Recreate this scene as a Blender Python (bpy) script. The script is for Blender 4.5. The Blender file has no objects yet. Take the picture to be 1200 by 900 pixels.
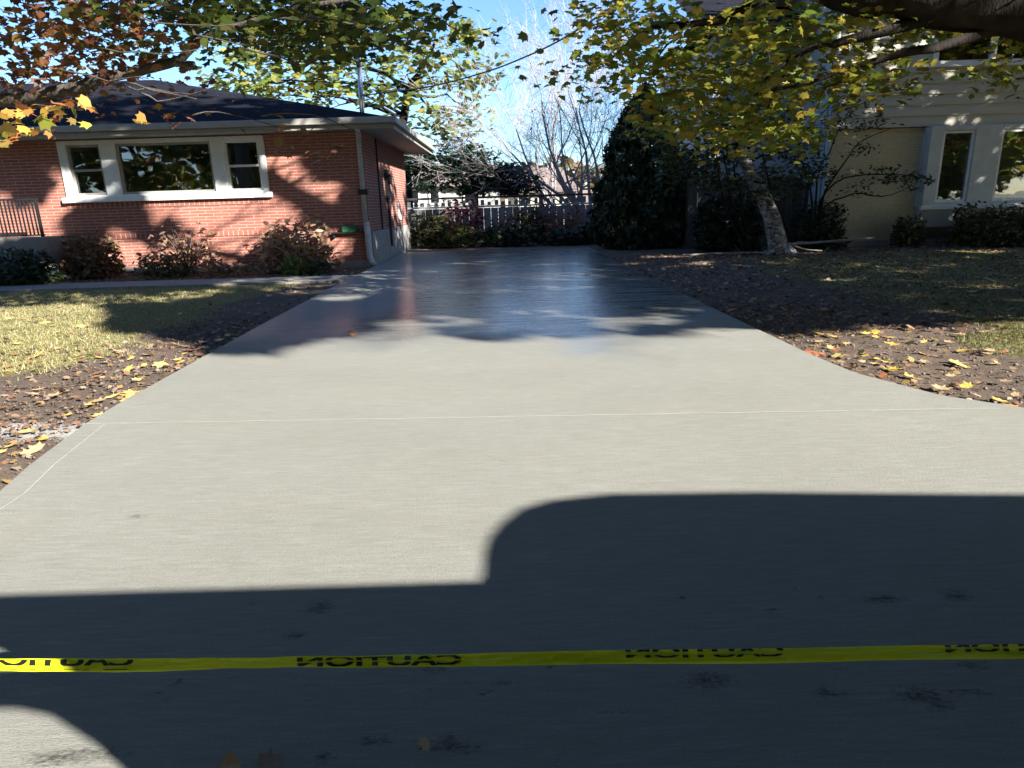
import bpy, bmesh, math, random
import numpy as np
from mathutils import Vector, Matrix, noise as mnoise

random.seed(7); rng = np.random.default_rng(7)
scene = bpy.context.scene
COL = scene.collection

# ------------------------------------------------------------------ camera maths
F, CH = 760.0, 1.3
PITCH, ROLL = math.atan(210/760.0), 0.03
cp, sp, cr, sr = math.cos(PITCH), math.sin(PITCH), math.cos(ROLL), math.sin(ROLL)
U0 = Vector((0, sp, cp)); FW = Vector((0, cp, -sp))
RT = cr*Vector((1, 0, 0)) - sr*U0
UP = sr*Vector((1, 0, 0)) + cr*U0
def ray(u, v): return FW + RT*((u-600)/F) + UP*((450-v)/F)
def gd(u, v, z=0.0):
    d = ray(u, v); t = (z-CH)/d.z
    return Vector((d.x*t, d.y*t, z))
def pl(u, v, Y):
    d = ray(u, v); t = Y/d.y
    return Vector((d.x*t, Y, CH+d.z*t))
def pj(p):
    d = Vector(p)-Vector((0, 0, CH)); w = d.dot(FW)
    if w < 0.05: return (-9999, -9999)
    return (600+F*d.dot(RT)/w, 450-F*d.dot(UP)/w)
SL, SK = 1.55, 1.40                      # a point z above ground throws its shadow SL left and SK forward per metre

# ------------------------------------------------------------------ object helpers
def tag(o, label=None, cat=None, group=None, kind=None):
    if label: o['label'] = label
    if cat: o['category'] = cat
    if group: o['group'] = group
    if kind: o['kind'] = kind
    return o
def empty(name, loc, label, cat, group=None):
    o = bpy.data.objects.new(name, None); COL.objects.link(o)
    o.location = loc; o.empty_display_size = .2
    return tag(o, label, cat, group)
def link_mesh(name, me, parent=None):
    o = bpy.data.objects.new(name, me); COL.objects.link(o)
    if parent is not None:
        o.parent = parent
        o.matrix_parent_inverse = Matrix.Translation(-Vector(parent.location)) if parent.type == 'EMPTY' else Matrix.Identity(4)
    return o
class MB:
    def __init__(s): s.v, s.f, s.m = [], [], []
    def face(s, pts, mi=0):
        n = len(s.v); s.v += [tuple(p) for p in pts]; s.f.append(tuple(range(n, n+len(pts)))); s.m.append(mi)
    def box(s, x0, x1, y0, y1, z0, z1, mi=0):
        n = len(s.v)
        s.v += [(x0,y0,z0),(x1,y0,z0),(x1,y1,z0),(x0,y1,z0),(x0,y0,z1),(x1,y0,z1),(x1,y1,z1),(x0,y1,z1)]
        for q in ((0,3,2,1),(4,5,6,7),(0,1,5,4),(1,2,6,5),(2,3,7,6),(3,0,4,7)):
            s.f.append(tuple(n+i for i in q)); s.m.append(mi)
        return s
    def prism_y(s, poly, y0, y1, mi=0):     # polygon in (x,z), extruded along y
        n = len(s.v); k = len(poly)
        s.v += [(x, y0, z) for x, z in poly] + [(x, y1, z) for x, z in poly]
        s.f.append(tuple(n+i for i in range(k))); s.m.append(mi)
        s.f.append(tuple(n+k+i for i in reversed(range(k)))); s.m.append(mi)
        for i in range(k):
            j = (i+1) % k
            s.f.append((n+j, n+i, n+k+i, n+k+j)); s.m.append(mi)
        return s
    def tube(s, path, radii, sides=7, cap=True, mi=0):
        path = [Vector(p) for p in path]; n0 = len(s.v); m = len(path)
        if not hasattr(radii, '__len__'): radii = [radii]*m
        ref = None
        for i, p in enumerate(path):
            t = (path[min(i+1, m-1)]-path[max(i-1, 0)])
            t = t.normalized() if t.length > 1e-9 else Vector((0, 0, 1))
            if ref is None:
                ref = Vector((1, 0, 0)) if abs(t.x) < .8 else Vector((0, 1, 0))
            a = (ref-t*ref.dot(t)).normalized(); ref = a; b = t.cross(a)
            for k in range(sides):
                an = 2*math.pi*k/sides
                s.v.append(tuple(p+(a*math.cos(an)+b*math.sin(an))*radii[i]))
        for i in range(m-1):
            for k in range(sides):
                k2 = (k+1) % sides
                s.f.append((n0+i*sides+k, n0+i*sides+k2, n0+(i+1)*sides+k2, n0+(i+1)*sides+k)); s.m.append(mi)
        if cap:
            s.f.append(tuple(n0+k for k in reversed(range(sides)))); s.m.append(mi)
            s.f.append(tuple(n0+(m-1)*sides+k for k in range(sides))); s.m.append(mi)
        return s
    def build(s, name, mat, parent=None, smooth=False, bevel=0):
        me = bpy.data.meshes.new(name); me.from_pydata(s.v, [], s.f)
        for mt in (mat if isinstance(mat, (list, tuple)) else [mat]): me.materials.append(mt)
        if any(s.m): me.polygons.foreach_set('material_index', s.m)
        if smooth: me.polygons.foreach_set('use_smooth', [True]*len(s.f))
        me.update()
        o = link_mesh(name, me, parent)
        if bevel:
            b = o.modifiers.new('bevel', 'BEVEL'); b.width = bevel; b.segments = 2; b.limit_method = 'ANGLE'
        return o
def raw_mesh(name, v, f_list_sizes, f_idx, mat, parent=None, smooth=False):
    me = bpy.data.meshes.new(name)
    me.vertices.add(len(v)); me.vertices.foreach_set('co', np.asarray(v, dtype=np.float32).ravel())
    me.loops.add(len(f_idx)); me.loops.foreach_set('vertex_index', np.asarray(f_idx, dtype=np.int32))
    st = np.concatenate([[0], np.cumsum(f_list_sizes)[:-1]]).astype(np.int32)
    me.polygons.add(len(f_list_sizes)); me.polygons.foreach_set('loop_start', st)
    me.update(calc_edges=True); me.validate()
    for mt in (mat if isinstance(mat, (list, tuple)) else [mat]): me.materials.append(mt)
    if smooth: me.polygons.foreach_set('use_smooth', [True]*len(f_list_sizes))
    return link_mesh(name, me, parent)

# ------------------------------------------------------------------ materials
class NT:
    def __init__(s, name):
        s.mat = bpy.data.materials.new(name); s.mat.use_nodes = True
        s.t = s.mat.node_tree; s.t.nodes.clear()
        s.out = s.n('ShaderNodeOutputMaterial')
    def n(s, typ, **kw):
        x = s.t.nodes.new(typ)
        for k, v in kw.items(): setattr(x, k, v)
        return x
    def l(s, a, b): s.t.links.new(a, b)
    def coords(s, sx=1, sy=1, sz=1):
        g = s.n('ShaderNodeTexCoord'); m = s.n('ShaderNodeMapping')
        m.inputs['Scale'].default_value = (sx, sy, sz); s.l(g.outputs['Object'], m.inputs['Vector']); return m.outputs['Vector']
    def noise(s, vec, scale, detail=4, rough=.55):
        x = s.n('ShaderNodeTexNoise'); x.inputs['Scale'].default_value = scale; x.inputs['Detail'].default_value = detail
        x.inputs['Roughness'].default_value = rough
        if vec is not None: s.l(vec, x.inputs['Vector'])
        return x.outputs['Fac']
    def ramp(s, fac, stops, interp='LINEAR'):
        r = s.n('ShaderNodeValToRGB'); r.color_ramp.interpolation = interp
        e = r.color_ramp.elements
        while len(e) < len(stops): e.new(.5)
        for i, (p, c) in enumerate(stops):
            e[i].position = p; e[i].color = (*c, 1) if len(c) == 3 else c
        s.l(fac, r.inputs['Fac']); return r.outputs['Color']
    def rng(s, fac, a, b, c, d):
        r = s.n('ShaderNodeMapRange'); s.l(fac, r.inputs['Value'])
        for k, v in zip(('From Min', 'From Max', 'To Min', 'To Max'), (a, b, c, d)): r.inputs[k].default_value = v
        return r.outputs['Result']
    def mix(s, fac, a, b, mode='MIX'):
        m = s.n('ShaderNodeMix', data_type='RGBA', blend_type=mode)
        for k, v in ((0, fac), (6, a), (7, b)):
            if hasattr(v, 'node'): s.l(v, m.inputs[k])
            else: m.inputs[k].default_value = v if k == 0 else (*v, 1)
        return m.outputs[2]
    def math(s, op, a, b=0.0):
        m = s.n('ShaderNodeMath', operation=op)
        for k, v in ((0, a), (1, b)):
            if hasattr(v, 'node'): s.l(v, m.inputs[k])
            else: m.inputs[k].default_value = v
        return m.outputs[0]
    def attr(s, name): 
        a = s.n('ShaderNodeAttribute'); a.attribute_name = name; return a.outputs['Fac']
    def bump(s, h, strength=.3, dist=.01):
        b = s.n('ShaderNodeBump'); b.inputs['Strength'].default_value = strength; b.inputs['Distance'].default_value = dist
        s.l(h, b.inputs['Height']); return b.outputs['Normal']
    def bsdf(s, col, rough=.6, normal=None, spec=.5, metal=0):
        p = s.n('ShaderNodeBsdfPrincipled')
        for k, v in (('Base Color', col), ('Roughness', rough), ('Specular IOR Level', spec), ('Metallic', metal)):
            if hasattr(v, 'node'): s.l(v, p.inputs[k])
            else: p.inputs[k].default_value = (*v, 1) if k == 'Base Color' else v
        if normal is not None: s.l(normal, p.inputs['Normal'])
        s.l(p.outputs[0], s.out.inputs['Surface']); return p

def M(name, col, rough=.6, var=.15, scale=6, bump=0, bdist=.01, spec=.4, stretch=(1, 1, 1), metal=0):
    t = NT(name); v = t.coords(*stretch); f = t.noise(v, scale, 6)
    lo = tuple(c*(1-var) for c in col); hi = tuple(min(1, c*(1+var)) for c in col)
    c = t.ramp(f, [(.3, lo), (.7, hi)])
    nrm = t.bump(t.noise(v, scale*4, 5), bump, bdist) if bump else None
    t.bsdf(c, rough, nrm, spec, metal); return t.mat

def leafmat(name, cols, trans=.35, rough=.5):
    t = NT(name); g = t.n('ShaderNodeNewGeometry')
    n = len(cols)
    c = t.ramp(g.outputs['Random Per Island'], [((i+.0)/n, q) for i, q in enumerate(cols)], 'CONSTANT' if n > 4 else 'LINEAR')
    v = t.coords(); c = t.mix(t.rng(t.noise(v, 30, 3), .3, .7, 0, .5), c, tuple(np.array(cols).mean(0)*.75))
    p = t.bsdf(c, rough, None, .35)
    tr = t.n('ShaderNodeBsdfTranslucent'); t.l(c, tr.inputs['Color'])
    ms = t.n('ShaderNodeMixShader'); ms.inputs[0].default_value = trans
    t.l(p.outputs[0], ms.inputs[1]); t.l(tr.outputs[0], ms.inputs[2]); t.l(ms.outputs[0], t.out.inputs['Surface'])
    return t.mat

def brickmat(name, c1, c2, mortar, bw, rh, axis='xz', upright=False, ms=.012, spec=.25):
    t = NT(name); g = t.n('ShaderNodeTexCoord'); s = t.n('ShaderNodeSeparateXYZ'); t.l(g.outputs['Object'], s.inputs[0])
    cb = t.n('ShaderNodeCombineXYZ')
    t.l(s.outputs['X' if axis[0] == 'x' else 'Y'], cb.inputs['X']); t.l(s.outputs['Z'], cb.inputs['Y'])
    b = t.n('ShaderNodeTexBrick'); t.l(cb.outputs[0], b.inputs['Vector'])
    b.inputs['Scale'].default_value = 1; b.inputs['Brick Width'].default_value = bw; b.inputs['Row Height'].default_value = rh
    b.inputs['Mortar Size'].default_value = ms; b.inputs['Mortar Smooth'].default_value = .25; b.inputs['Bias'].default_value = -.1
    b.inputs['Color1'].default_value = (*c1, 1); b.inputs['Color2'].default_value = (*c2, 1); b.inputs['Mortar'].default_value = (*mortar, 1)
    if upright: b.offset = 0.0
    big = t.noise(t.coords(), 1.3, 5); fine = t.noise(t.coords(1, 1, 2), 14, 5)
    c = t.mix(t.rng(big, .3, .7, .1, .5), b.outputs['Color'], tuple(.6*x for x in c1), 'MIX')
    c = t.mix(t.rng(fine, .4, .75, 0, .35), c, tuple(min(1, 1.5*x) for x in c1))
    h = t.math('ADD', t.math('MULTIPLY', b.outputs['Fac'], -1), t.math('MULTIPLY', fine, .4))
    t.bsdf(c, .85 if spec > .1 else 1.0, t.bump(h, .6, .008), spec); return t.mat

def glassmat(name, tint=(.55, .6, .6), refl=.16):
    t = NT(name)
    a = t.n('ShaderNodeBsdfTransparent'); a.inputs[0].default_value = (*tint, 1)
    g = t.n('ShaderNodeBsdfGlossy'); g.inputs['Roughness'].default_value = .015; g.inputs['Color'].default_value = (.95, .97, 1, 1)
    nrm = t.bump(t.noise(t.coords(), 1.2, 2), .06, .05); t.l(nrm, g.inputs['Normal'])
    lw = t.n('ShaderNodeFresnel'); lw.inputs[0].default_value = 1.5
    m = t.n('ShaderNodeMixShader'); t.l(t.math('ADD', lw.outputs[0], refl), m.inputs[0]); t.l(a.outputs[0], m.inputs[1]); t.l(g.outputs[0], m.inputs[2])
    t.l(m.outputs[0], t.out.inputs['Surface']); return t.mat

def concrete_drive():
    t = NT('broomed_concrete')
    st = t.attr('stain'); wet = t.attr('wet')
    streak = t.noise(t.coords(2, 24, 1), 2.0, 6, .65)
    streak2 = t.noise(t.coords(.5, 5, 1), 1.6, 5, .6)
    fine = t.noise(t.coords(9, 60, 9), 6, 4, .65)
    grain = t.noise(t.coords(), 160, 3, .7)
    patch = t.noise(t.coords(.5, .8, 1), 1.1, 5, .6)
    c = t.ramp(t.math('ADD', t.math('MULTIPLY', streak, .6), t.math('MULTIPLY', patch, .4)), [(.32, (.27, .266, .232)), (.5, (.34, .336, .295)), (.68, (.40, .396, .352))])
    c = t.mix(t.rng(streak2, .56, .78, 0, .4), c, (.42, .41, .36))
    c = t.mix(t.rng(grain, .35, .7, .0, .7), c, (.20, .19, .155))
    broom = t.noise(t.coords(7, 110, 1), 1.0, 4, .75)
    c = t.mix(t.rng(broom, .35, .66, 0, .62), c, (.205, .198, .165))
    broom2 = t.noise(t.coords(6, 60, 1), 1.0, 4, .75)
    c = t.mix(t.rng(broom2, .55, .75, 0, .4), c, (.43, .42, .37))
    mot = t.noise(t.coords(.4, 1.1, 1), 1.7, 6, .62)
    c = t.mix(t.rng(mot, .46, .74, 0, .26), c, (.235, .23, .195))
    mot2 = t.noise(t.coords(.5, 2.2, 1), 5, 5, .6)
    c = t.mix(t.rng(mot2, .55, .8, 0, .13), c, (.46, .455, .42))
    warm = t.noise(t.coords(.7, 1.6, 1), .9, 3)
    c = t.mix(t.rng(warm, .55, .75, 0, .22), c, (.30, .26, .19))
    w = t.math('MULTIPLY', wet, t.rng(streak2, .25, .65, .6, 1.0))
    c = t.mix(t.math('MULTIPLY', w, .30), c, (.12, .12, .12))
    sm = t.noise(t.coords(1, 1.8, 1), 42, 6, .75)
    sf = t.math('MULTIPLY', t.rng(t.math('ADD', st, t.math('MULTIPLY', sm, 1.25)), 1.0, 1.35, 0, 1), t.rng(st, .02, .2, 0, 1))
    c = t.mix(t.math('MULTIPLY', sf, .88), c, (.03, .026, .022))
    r = t.mix(w, (.8, .8, .8), (.15, .15, .15))
    h = t.math('ADD', t.math('MULTIPLY', fine, .8), t.math('MULTIPLY', grain, .5))
    b = t.n('ShaderNodeBump'); b.inputs['Distance'].default_value = .006
    t.l(h, b.inputs['Height']); t.l(t.rng(w, 0, 1, .9, .12), b.inputs['Strength'])
    p = t.bsdf(c, r, b.outputs[0], t.rng(w, 0, 1, .25, .95))
    t.l(t.math('MULTIPLY', w, .9), p.inputs['Coat Weight']); p.inputs['Coat Roughness'].default_value = .15; p.inputs['Coat IOR'].default_value = 1.5
    b2 = t.n('ShaderNodeBump'); b2.inputs['Distance'].default_value = .006; b2.inputs['Strength'].default_value = .10; t.l(h, b2.inputs['Height']); t.l(b2.outputs[0], p.inputs['Coat Normal'])
    return t.mat

def groundmat():
    t = NT('lawn_and_soil')
    soil = t.attr('soil'); lime = t.attr('lime')
    n1 = t.noise(t.coords(), 1.4, 6, .6); n2 = t.noise(t.coords(), 14, 6, .65); n3 = t.noise(t.coords(), 70, 4, .7)
    grass = t.ramp(n2, [(.3, (.08, .08, .026)), (.5, (.18, .165, .065)), (.72, (.32, .285, .135))])
    grass = t.mix(t.rng(n1, .45, .65, 0, .55), grass, (.25, .22, .10))
    so = t.ramp(n3, [(.3, (.07, .052, .038)), (.5, (.135, .102, .077)), (.75, (.23, .18, .145))])
    so = t.mix(t.rng(n2, .35, .7, 0, .6), so, (.095, .068, .05))
    f = t.rng(t.math('ADD', soil, t.math('MULTIPLY', t.math('SUBTRACT', n2, .5), 1.0)), .35, .62, 0, 1)
    c = t.mix(f, grass, so)
    fl = t.rng(t.math('ADD', lime, t.math('MULTIPLY', t.math('SUBTRACT', n3, .5), 1.6)), .42, .62, 0, .9)
    c = t.mix(fl, c, (.40, .39, .37))
    h = t.math('ADD', n2, t.math('MULTIPLY', n3, .6))
    t.bsdf(c, .95, t.bump(h, .7, .018), .15); return t.mat

MT = {}
MT['drive'] = concrete_drive(); MT['ground'] = groundmat()
MT['joint'] = M('pale_joint', (.47, .46, .41), .85, .15, 20, .3)
MT['edge'] = M('slab_edge', (.26, .25, .21), .9, .2, 12, .4)
MT['asphalt'] = M('asphalt', (.05, .05, .052), .9, .25, 30, .5)
MT['walk'] = M('old_concrete', (.24, .215, .18), .85, .2, 5, .35)
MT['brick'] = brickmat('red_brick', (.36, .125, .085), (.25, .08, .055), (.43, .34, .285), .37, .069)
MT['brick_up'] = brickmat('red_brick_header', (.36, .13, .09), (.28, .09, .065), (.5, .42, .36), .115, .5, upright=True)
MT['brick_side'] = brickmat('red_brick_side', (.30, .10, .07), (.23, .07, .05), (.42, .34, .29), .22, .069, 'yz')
MT['ybrick'] = brickmat('cream_brick', (.62, .50, .29), (.54, .43, .24), (.52, .46, .35), .37, .069)
MT['shingle'] = brickmat('asphalt_shingles', (.022, .023, .030), (.014, .0145, .019), (.008, .008, .010), .5, .06, spec=.03)
MT['white'] = M('white_trim', (.72, .72, .68), .5, .08, 5, .1)
MT['gutter'] = M('cream_gutter', (.30, .285, .25), .5, .12, 4, .1)
MT['soffit'] = M('soffit_board', (.30, .29, .27), .7, .12, 4, .1)
MT['siding'] = M('cream_siding', (.47, .43, .33), .65, .08, 3, .1, stretch=(.4, 1, 3))
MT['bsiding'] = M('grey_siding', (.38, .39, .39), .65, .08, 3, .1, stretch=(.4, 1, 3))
MT['found'] = M('foundation_concrete', (.30, .28, .25), .9, .2, 5, .3)
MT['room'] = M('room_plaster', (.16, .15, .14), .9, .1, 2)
MT['glass'] = glassmat('window_glass'); MT['glass_sky'] = glassmat('upper_window_glass', (.3, .33, .36), .45)
MT['glass_bay'] = glassmat('bay_window_glass', (.8, .85, .88), .05)
MT['curtain'] = M('curtain_cloth', (.62, .62, .60), .9, .12, 4, .2, stretch=(9, 1, .4))
MT['galv'] = M('galvanised_metal', (.42, .44, .46), .4, .15, 9, .1, metal=.6)
MT['black'] = M('black_iron', (.015, .015, .016), .45, .2, 12, .2)
MT['green_plastic'] = M('green_plastic', (.02, .11, .05), .4, .1, 8)
MT['bark'] = M('maple_bark', (.026, .021, .018), .95, .4, 9, .9, .02, .15, (1, 1, .25))
MT['bark_grey'] = M('grey_bark', (.085, .072, .062), .95, .35, 9, .8, .02, .15, (1, 1, .25))
MT['bark_pale'] = M('pale_twig_bark', (.29, .26, .25), .9, .25, 8, .4)
MT['stem'] = M('brown_stem', (.12, .085, .06), .9, .3, 14, .4)
MT['dead_wood'] = M('weathered_wood', (.22, .195, .17), .9, .25, 12, .6, stretch=(.3, 1, 1))
MT['fence_dark'] = M('dark_fence_wood', (.085, .066, .052), .9, .3, 5, .5, stretch=(3, 3, .4))
MT['fence_grey'] = M('grey_fence_wood', (.22, .21, .21), .9, .25, 5, .4, stretch=(3, 3, .4))
MT['fence_white'] = M('white_fence_paint', (.38, .37, .35), .6, .1, 6, .1)
MT['spout'] = M('dull_white_metal', (.46, .45, .42), .5, .25, 6, .1)
MT['picket'] = M('weathered_picket', (.17, .165, .16), .8, .3, 5, .2)
MT['fence_rail'] = M('dark_rail', (.05, .04, .035), .8, .2, 6)
def birchmat():
    t = NT('mottled_birch_bark'); n = t.noise(t.coords(1, 1, 1.6), 9, 6, .65); n2 = t.noise(t.coords(.6, .6, 4), 12, 4)
    c = t.ramp(n, [(.36, (.05, .043, .037)), (.48, (.22, .195, .17)), (.66, (.55, .51, .46))])
    c = t.mix(t.rng(n2, .55, .62, 0, .8), c, (.05, .04, .035))
    t.bsdf(c, .85, t.bump(n, .7, .02), .2); return t.mat
MT['birch'] = birchmat()
GREEN = [(.035, .075, .012), (.05, .10, .018), (.07, .12, .02), (.03, .055, .012), (.10, .13, .02)]
MT['leaf_gold'] = leafmat('gold_green_leaves', [(.17, .23, .03), (.24, .28, .04), (.40, .32, .04), (.12, .20, .025), (.46, .36, .05), (.22, .19, .03), (.34, .22, .035), (.15, .19, .025)], .55)
MT['leaf_canopy'] = leafmat('canopy_leaves', [(.08, .10, .014), (.13, .12, .02), (.18, .14, .02), (.06, .10, .014), (.16, .09, .02)], .22)
MT['leaf_rust'] = leafmat('rust_leaves', [(.26, .10, .05), (.19, .07, .045), (.34, .15, .05), (.14, .065, .045), (.28, .17, .04), (.12, .09, .03)], .4)
MT['leaf_green'] = leafmat('dark_green_leaves', [(.05, .085, .018), (.075, .12, .02), (.04, .065, .018), (.12, .15, .025), (.17, .17, .03), (.09, .075, .022)], .45)
MT['leaf_bright'] = leafmat('bright_autumn_leaves', [(.55, .33, .05), (.50, .20, .05), (.34, .40, .06), (.45, .13, .05), (.58, .42, .12)], .3)
MT['leaf_back'] = leafmat('yellow_green_leaves', [(.13, .19, .035), (.20, .24, .05), (.30, .30, .07), (.09, .15, .03), (.34, .27, .06)], .4)
MT['leaf_dkever'] = leafmat('blackish_evergreen', [(.012, .028, .016), (.018, .038, .020), (.010, .020, .014), (.026, .045, .02)], .1)
MT['leaf_cedar'] = leafmat('cedar_sprays', [(.018, .034, .016), (.026, .046, .018), (.012, .024, .013), (.04, .055, .018)], .08)
MT['leaf_small'] = leafmat('small_dark_leaves', [(.03, .045, .014), (.045, .06, .016), (.07, .08, .02), (.022, .032, .012), (.11, .10, .025)], .25)
MT['leaf_hyd'] = leafmat('dried_hydrangea', [(.40, .22, .16), (.48, .32, .20), (.30, .14, .11), (.52, .40, .18), (.36, .26, .17), (.20, .10, .08)], .25)
MT['leaf_brown'] = leafmat('brown_shrub_leaves', [(.16, .09, .045), (.24, .14, .06), (.10, .055, .035), (.32, .21, .10), (.13, .10, .04)], .2)
MT['leaf_red'] = leafmat('crimson_leaves', [(.22, .03, .035), (.14, .02, .03), (.30, .06, .05), (.10, .02, .03)], .3)
MT['leaf_orange'] = leafmat('orange_shrub_leaves', [(.34, .15, .07), (.26, .09, .06), (.40, .23, .10), (.20, .11, .08)], .3)
MT['leaf_peren'] = leafmat('perennial_leaves', [(.10, .16, .03), (.17, .22, .04), (.07, .10, .03), (.28, .25, .06)], .3)
MT['leaf_hedge'] = leafmat('hedge_leaves', [(.04, .055, .018), (.07, .085, .025), (.03, .04, .014), (.12, .10, .035), (.16, .12, .05)], .2)
MT['litter'] = leafmat('leaf_litter', [(.18, .10, .06), (.26, .16, .09), (.12, .065, .045), (.34, .22, .12), (.24, .11, .06), (.40, .32, .22), (.30, .20, .06)], .15)
MT['blade'] = leafmat('grass_blades', [(.37, .32, .14), (.44, .37, .19), (.29, .28, .10), (.47, .39, .23), (.22, .22, .08)], .3)
FL = {'yellow': [(.60, .40, .09), (.5, .3, .05)], 'orange': [(.48, .24, .08), (.4, .18, .04)], 'red': [(.34, .11, .05), (.3, .07, .03)],
      'tan': [(.46, .31, .17), (.38, .24, .13)], 'brown': [(.20, .105, .06), (.15, .08, .05)], 'gold': [(.62, .46, .14), (.52, .38, .10)]}
FM = {k: M(k+'_leaf', v[0], .55, .3, 25, .3) for k, v in FL.items()}

MT['blade_green_shade'] = leafmat('shade_darkened_green_blades', [(.13, .125, .04), (.18, .155, .06), (.09, .10, .027), (.23, .19, .085), (.07, .075, .022)], .3)  # greener right lawn, with the yard's shade also darkened into the colour
# ------------------------------------------------------------------ foliage
def star(angs):
    return [(r*math.cos(math.radians(a)), r*math.sin(math.radians(a))) for a, r in angs]
_h = [(90, 1.0), (76, .66), (58, .64), (44, .95), (30, .62), (14, .60), (-2, .76), (-24, .46), (-60, .40)]
MAPLE = star(_h + [(180-a, r) for a, r in reversed(_h[1:])] )
OVAL = star([(90, 1), (50, .6), (0, .42), (-50, .6), (-90, 1), (-130, .6), (180, .42), (130, .6)])
OVAL4 = star([(90, 1), (10, .42), (-90, 1), (170, .42)])
SPRAY = star([(90, 1.2), (60, .45), (20, .75), (0, .3), (-90, .8), (180, .3), (160, .75), (120, .45)])
TPL = {'maple': MAPLE, 'oval': OVAL, 'oval4': OVAL4, 'spray': SPRAY}
def leaf_cloud(name, pts, size, mat, parent, tpl='maple', tilt=.7, sx=1.0, curl=.12, upright=False):
    pts = np.asarray(pts, dtype=float).reshape(-1, 3); N = len(pts)
    if N == 0: return None
    o2 = np.array(TPL[tpl]); k = len(o2)
    base = np.zeros((N, k, 3)); base[:, :, :2] = o2[None]*rng.uniform(.8, 1.15, (N, 1, 2))
    ci = curl*rng.uniform(-.5, 2.6, N); fi = rng.uniform(-.1, .5, N)
    base[:, :, 2] = -ci[:, None]*(o2**2).sum(1)[None]-fi[:, None]*np.abs(o2[:, 0])[None]+rng.normal(0, .05, (N, k))
    sz = size*rng.uniform(.65, 1.25, N)*.5
    yaw = rng.uniform(0, 2*math.pi, N); tx = rng.normal(0, tilt, N); ty = rng.normal(0, tilt, N)
    if upright: tx = tx+math.pi/2
    cx, sx_, cy, sy_, cz, sz_ = np.cos(tx), np.sin(tx), np.cos(ty), np.sin(ty), np.cos(yaw), np.sin(yaw)
    Rz = np.zeros((N, 3, 3)); Rz[:, 0, 0] = cz; Rz[:, 0, 1] = -sz_; Rz[:, 1, 0] = sz_; Rz[:, 1, 1] = cz; Rz[:, 2, 2] = 1
    Rx = np.zeros((N, 3, 3)); Rx[:, 0, 0] = 1; Rx[:, 1, 1] = cx; Rx[:, 1, 2] = -sx_; Rx[:, 2, 1] = sx_; Rx[:, 2, 2] = cx
    Ry = np.zeros((N, 3, 3)); Ry[:, 1, 1] = 1; Ry[:, 0, 0] = cy; Ry[:, 0, 2] = sy_; Ry[:, 2, 0] = -sy_; Ry[:, 2, 2] = cy
    A = Ry @ Rx @ Rz if not upright else Rz @ Ry @ Rx
    v = np.einsum('nij,nkj->nki', A, base)*sz[:, None, None]
    v[:, :, 0] *= sx
    v += pts[:, None, :]
    return raw_mesh(name, v.reshape(-1, 3), np.full(N, k), np.arange(N*k), mat, parent)
def landing(p):
    return p[0]-SL*p[2], p[1]+SK*p[2]
def edge_y(gx):                      # where the canopy's shade starts on the ground
    if gx < -3.2: b = 6.9+min(3.4, max(0, -3.9-gx)*1.3)
    else: b = 6.55
    b += 1.1*math.exp(-((gx+1.15)/.5)**2)+.5*math.exp(-((gx-1.9)/.3)**2)
    return b+.6*mnoise.noise((gx*.9, 3.1, 0))+.25*mnoise.noise((gx*2.7, 1.1, 0))
def shade_ok(p):
    gx, gy = landing(p)
    if gy < edge_y(gx): return False
    return True
def blob_points(blobs, d0, d1, per=9, spread=.2, sx=1.4, check=True):
    out = []
    for (u, v, ru, rv, n) in blobs:
        made = 0; tries = 0
        while made < n and tries < n*4:
            tries += 1
            a = random.uniform(0, 2*math.pi); q = math.sqrt(random.random())
            Y = random.uniform(d0, d1)
            c = pl(u+ru*q*math.cos(a), v+rv*q*math.sin(a), Y)
            for _ in range(per):
                p = (c.x+random.gauss(0, spread*sx), c.y+random.gauss(0, spread), c.z+random.gauss(0, spread*.6))
                if p[2] < .05: continue
                if check and not shade_ok(p): continue
                out.append(p); made += 1
    return out
def limb(mb, pts, r0, r1, wob=.06, n=10, sides=7):
    pts = [Vector(p) for p in pts]; path = []
    m = len(pts)
    for i in range(n+1):
        t = i/n*(m-1); k = min(int(t), m-2); f = t-k
        p0 = pts[max(k-1, 0)]; p1 = pts[k]; p2 = pts[k+1]; p3 = pts[min(k+2, m-1)]
        q = .5*((2*p1)+(p2-p0)*f+(2*p0-5*p1+4*p2-p3)*f*f+(-p0+3*p1-3*p2+p3)*f**3)
        if 0 < i < n: q += Vector((random.gauss(0, wob), random.gauss(0, wob), random.gauss(0, wob*.7)))
        path.append(q)
    rad = [r0+(r1-r0)*(i/n)**.8 for i in range(n+1)]
    mb.tube(path, rad, sides); return path

# ------------------------------------------------------------------ ground, driveway, street, path
def lerp_table(tab, y):
    if y <= tab[0][0]: return tab[0][1]
    for (a, b), (c, d) in zip(tab, tab[1:]):
        if y <= c: return b+(d-b)*(y-a)/(c-a)
    return tab[-1][1]
LEFT = [(0.2, -2.40), (2.94, -2.55), (3.33, -2.66), (4.04, -2.80), (4.70, -2.86), (4.9, -2.86), (7.46, -2.98), (12.3, -3.12), (14.2, -3.13), (15.6, -3.19), (20.2, -3.17)]
RIGHT = [(0.2, 5.6), (2.4, 5.0), (3.0, 4.3), (3.4, 3.72), (3.8, 3.16), (4.11, 2.84), (4.73, 2.60), (5.37, 2.55), (7.36, 2.52), (13.1, 2.43), (20.2, 2.42)]
ys = [0.2]
while ys[-1] < 19.9: ys.append(ys[-1]+max(.02, .009*ys[-1]))
ys[-1] = 19.95
NX = 150
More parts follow.
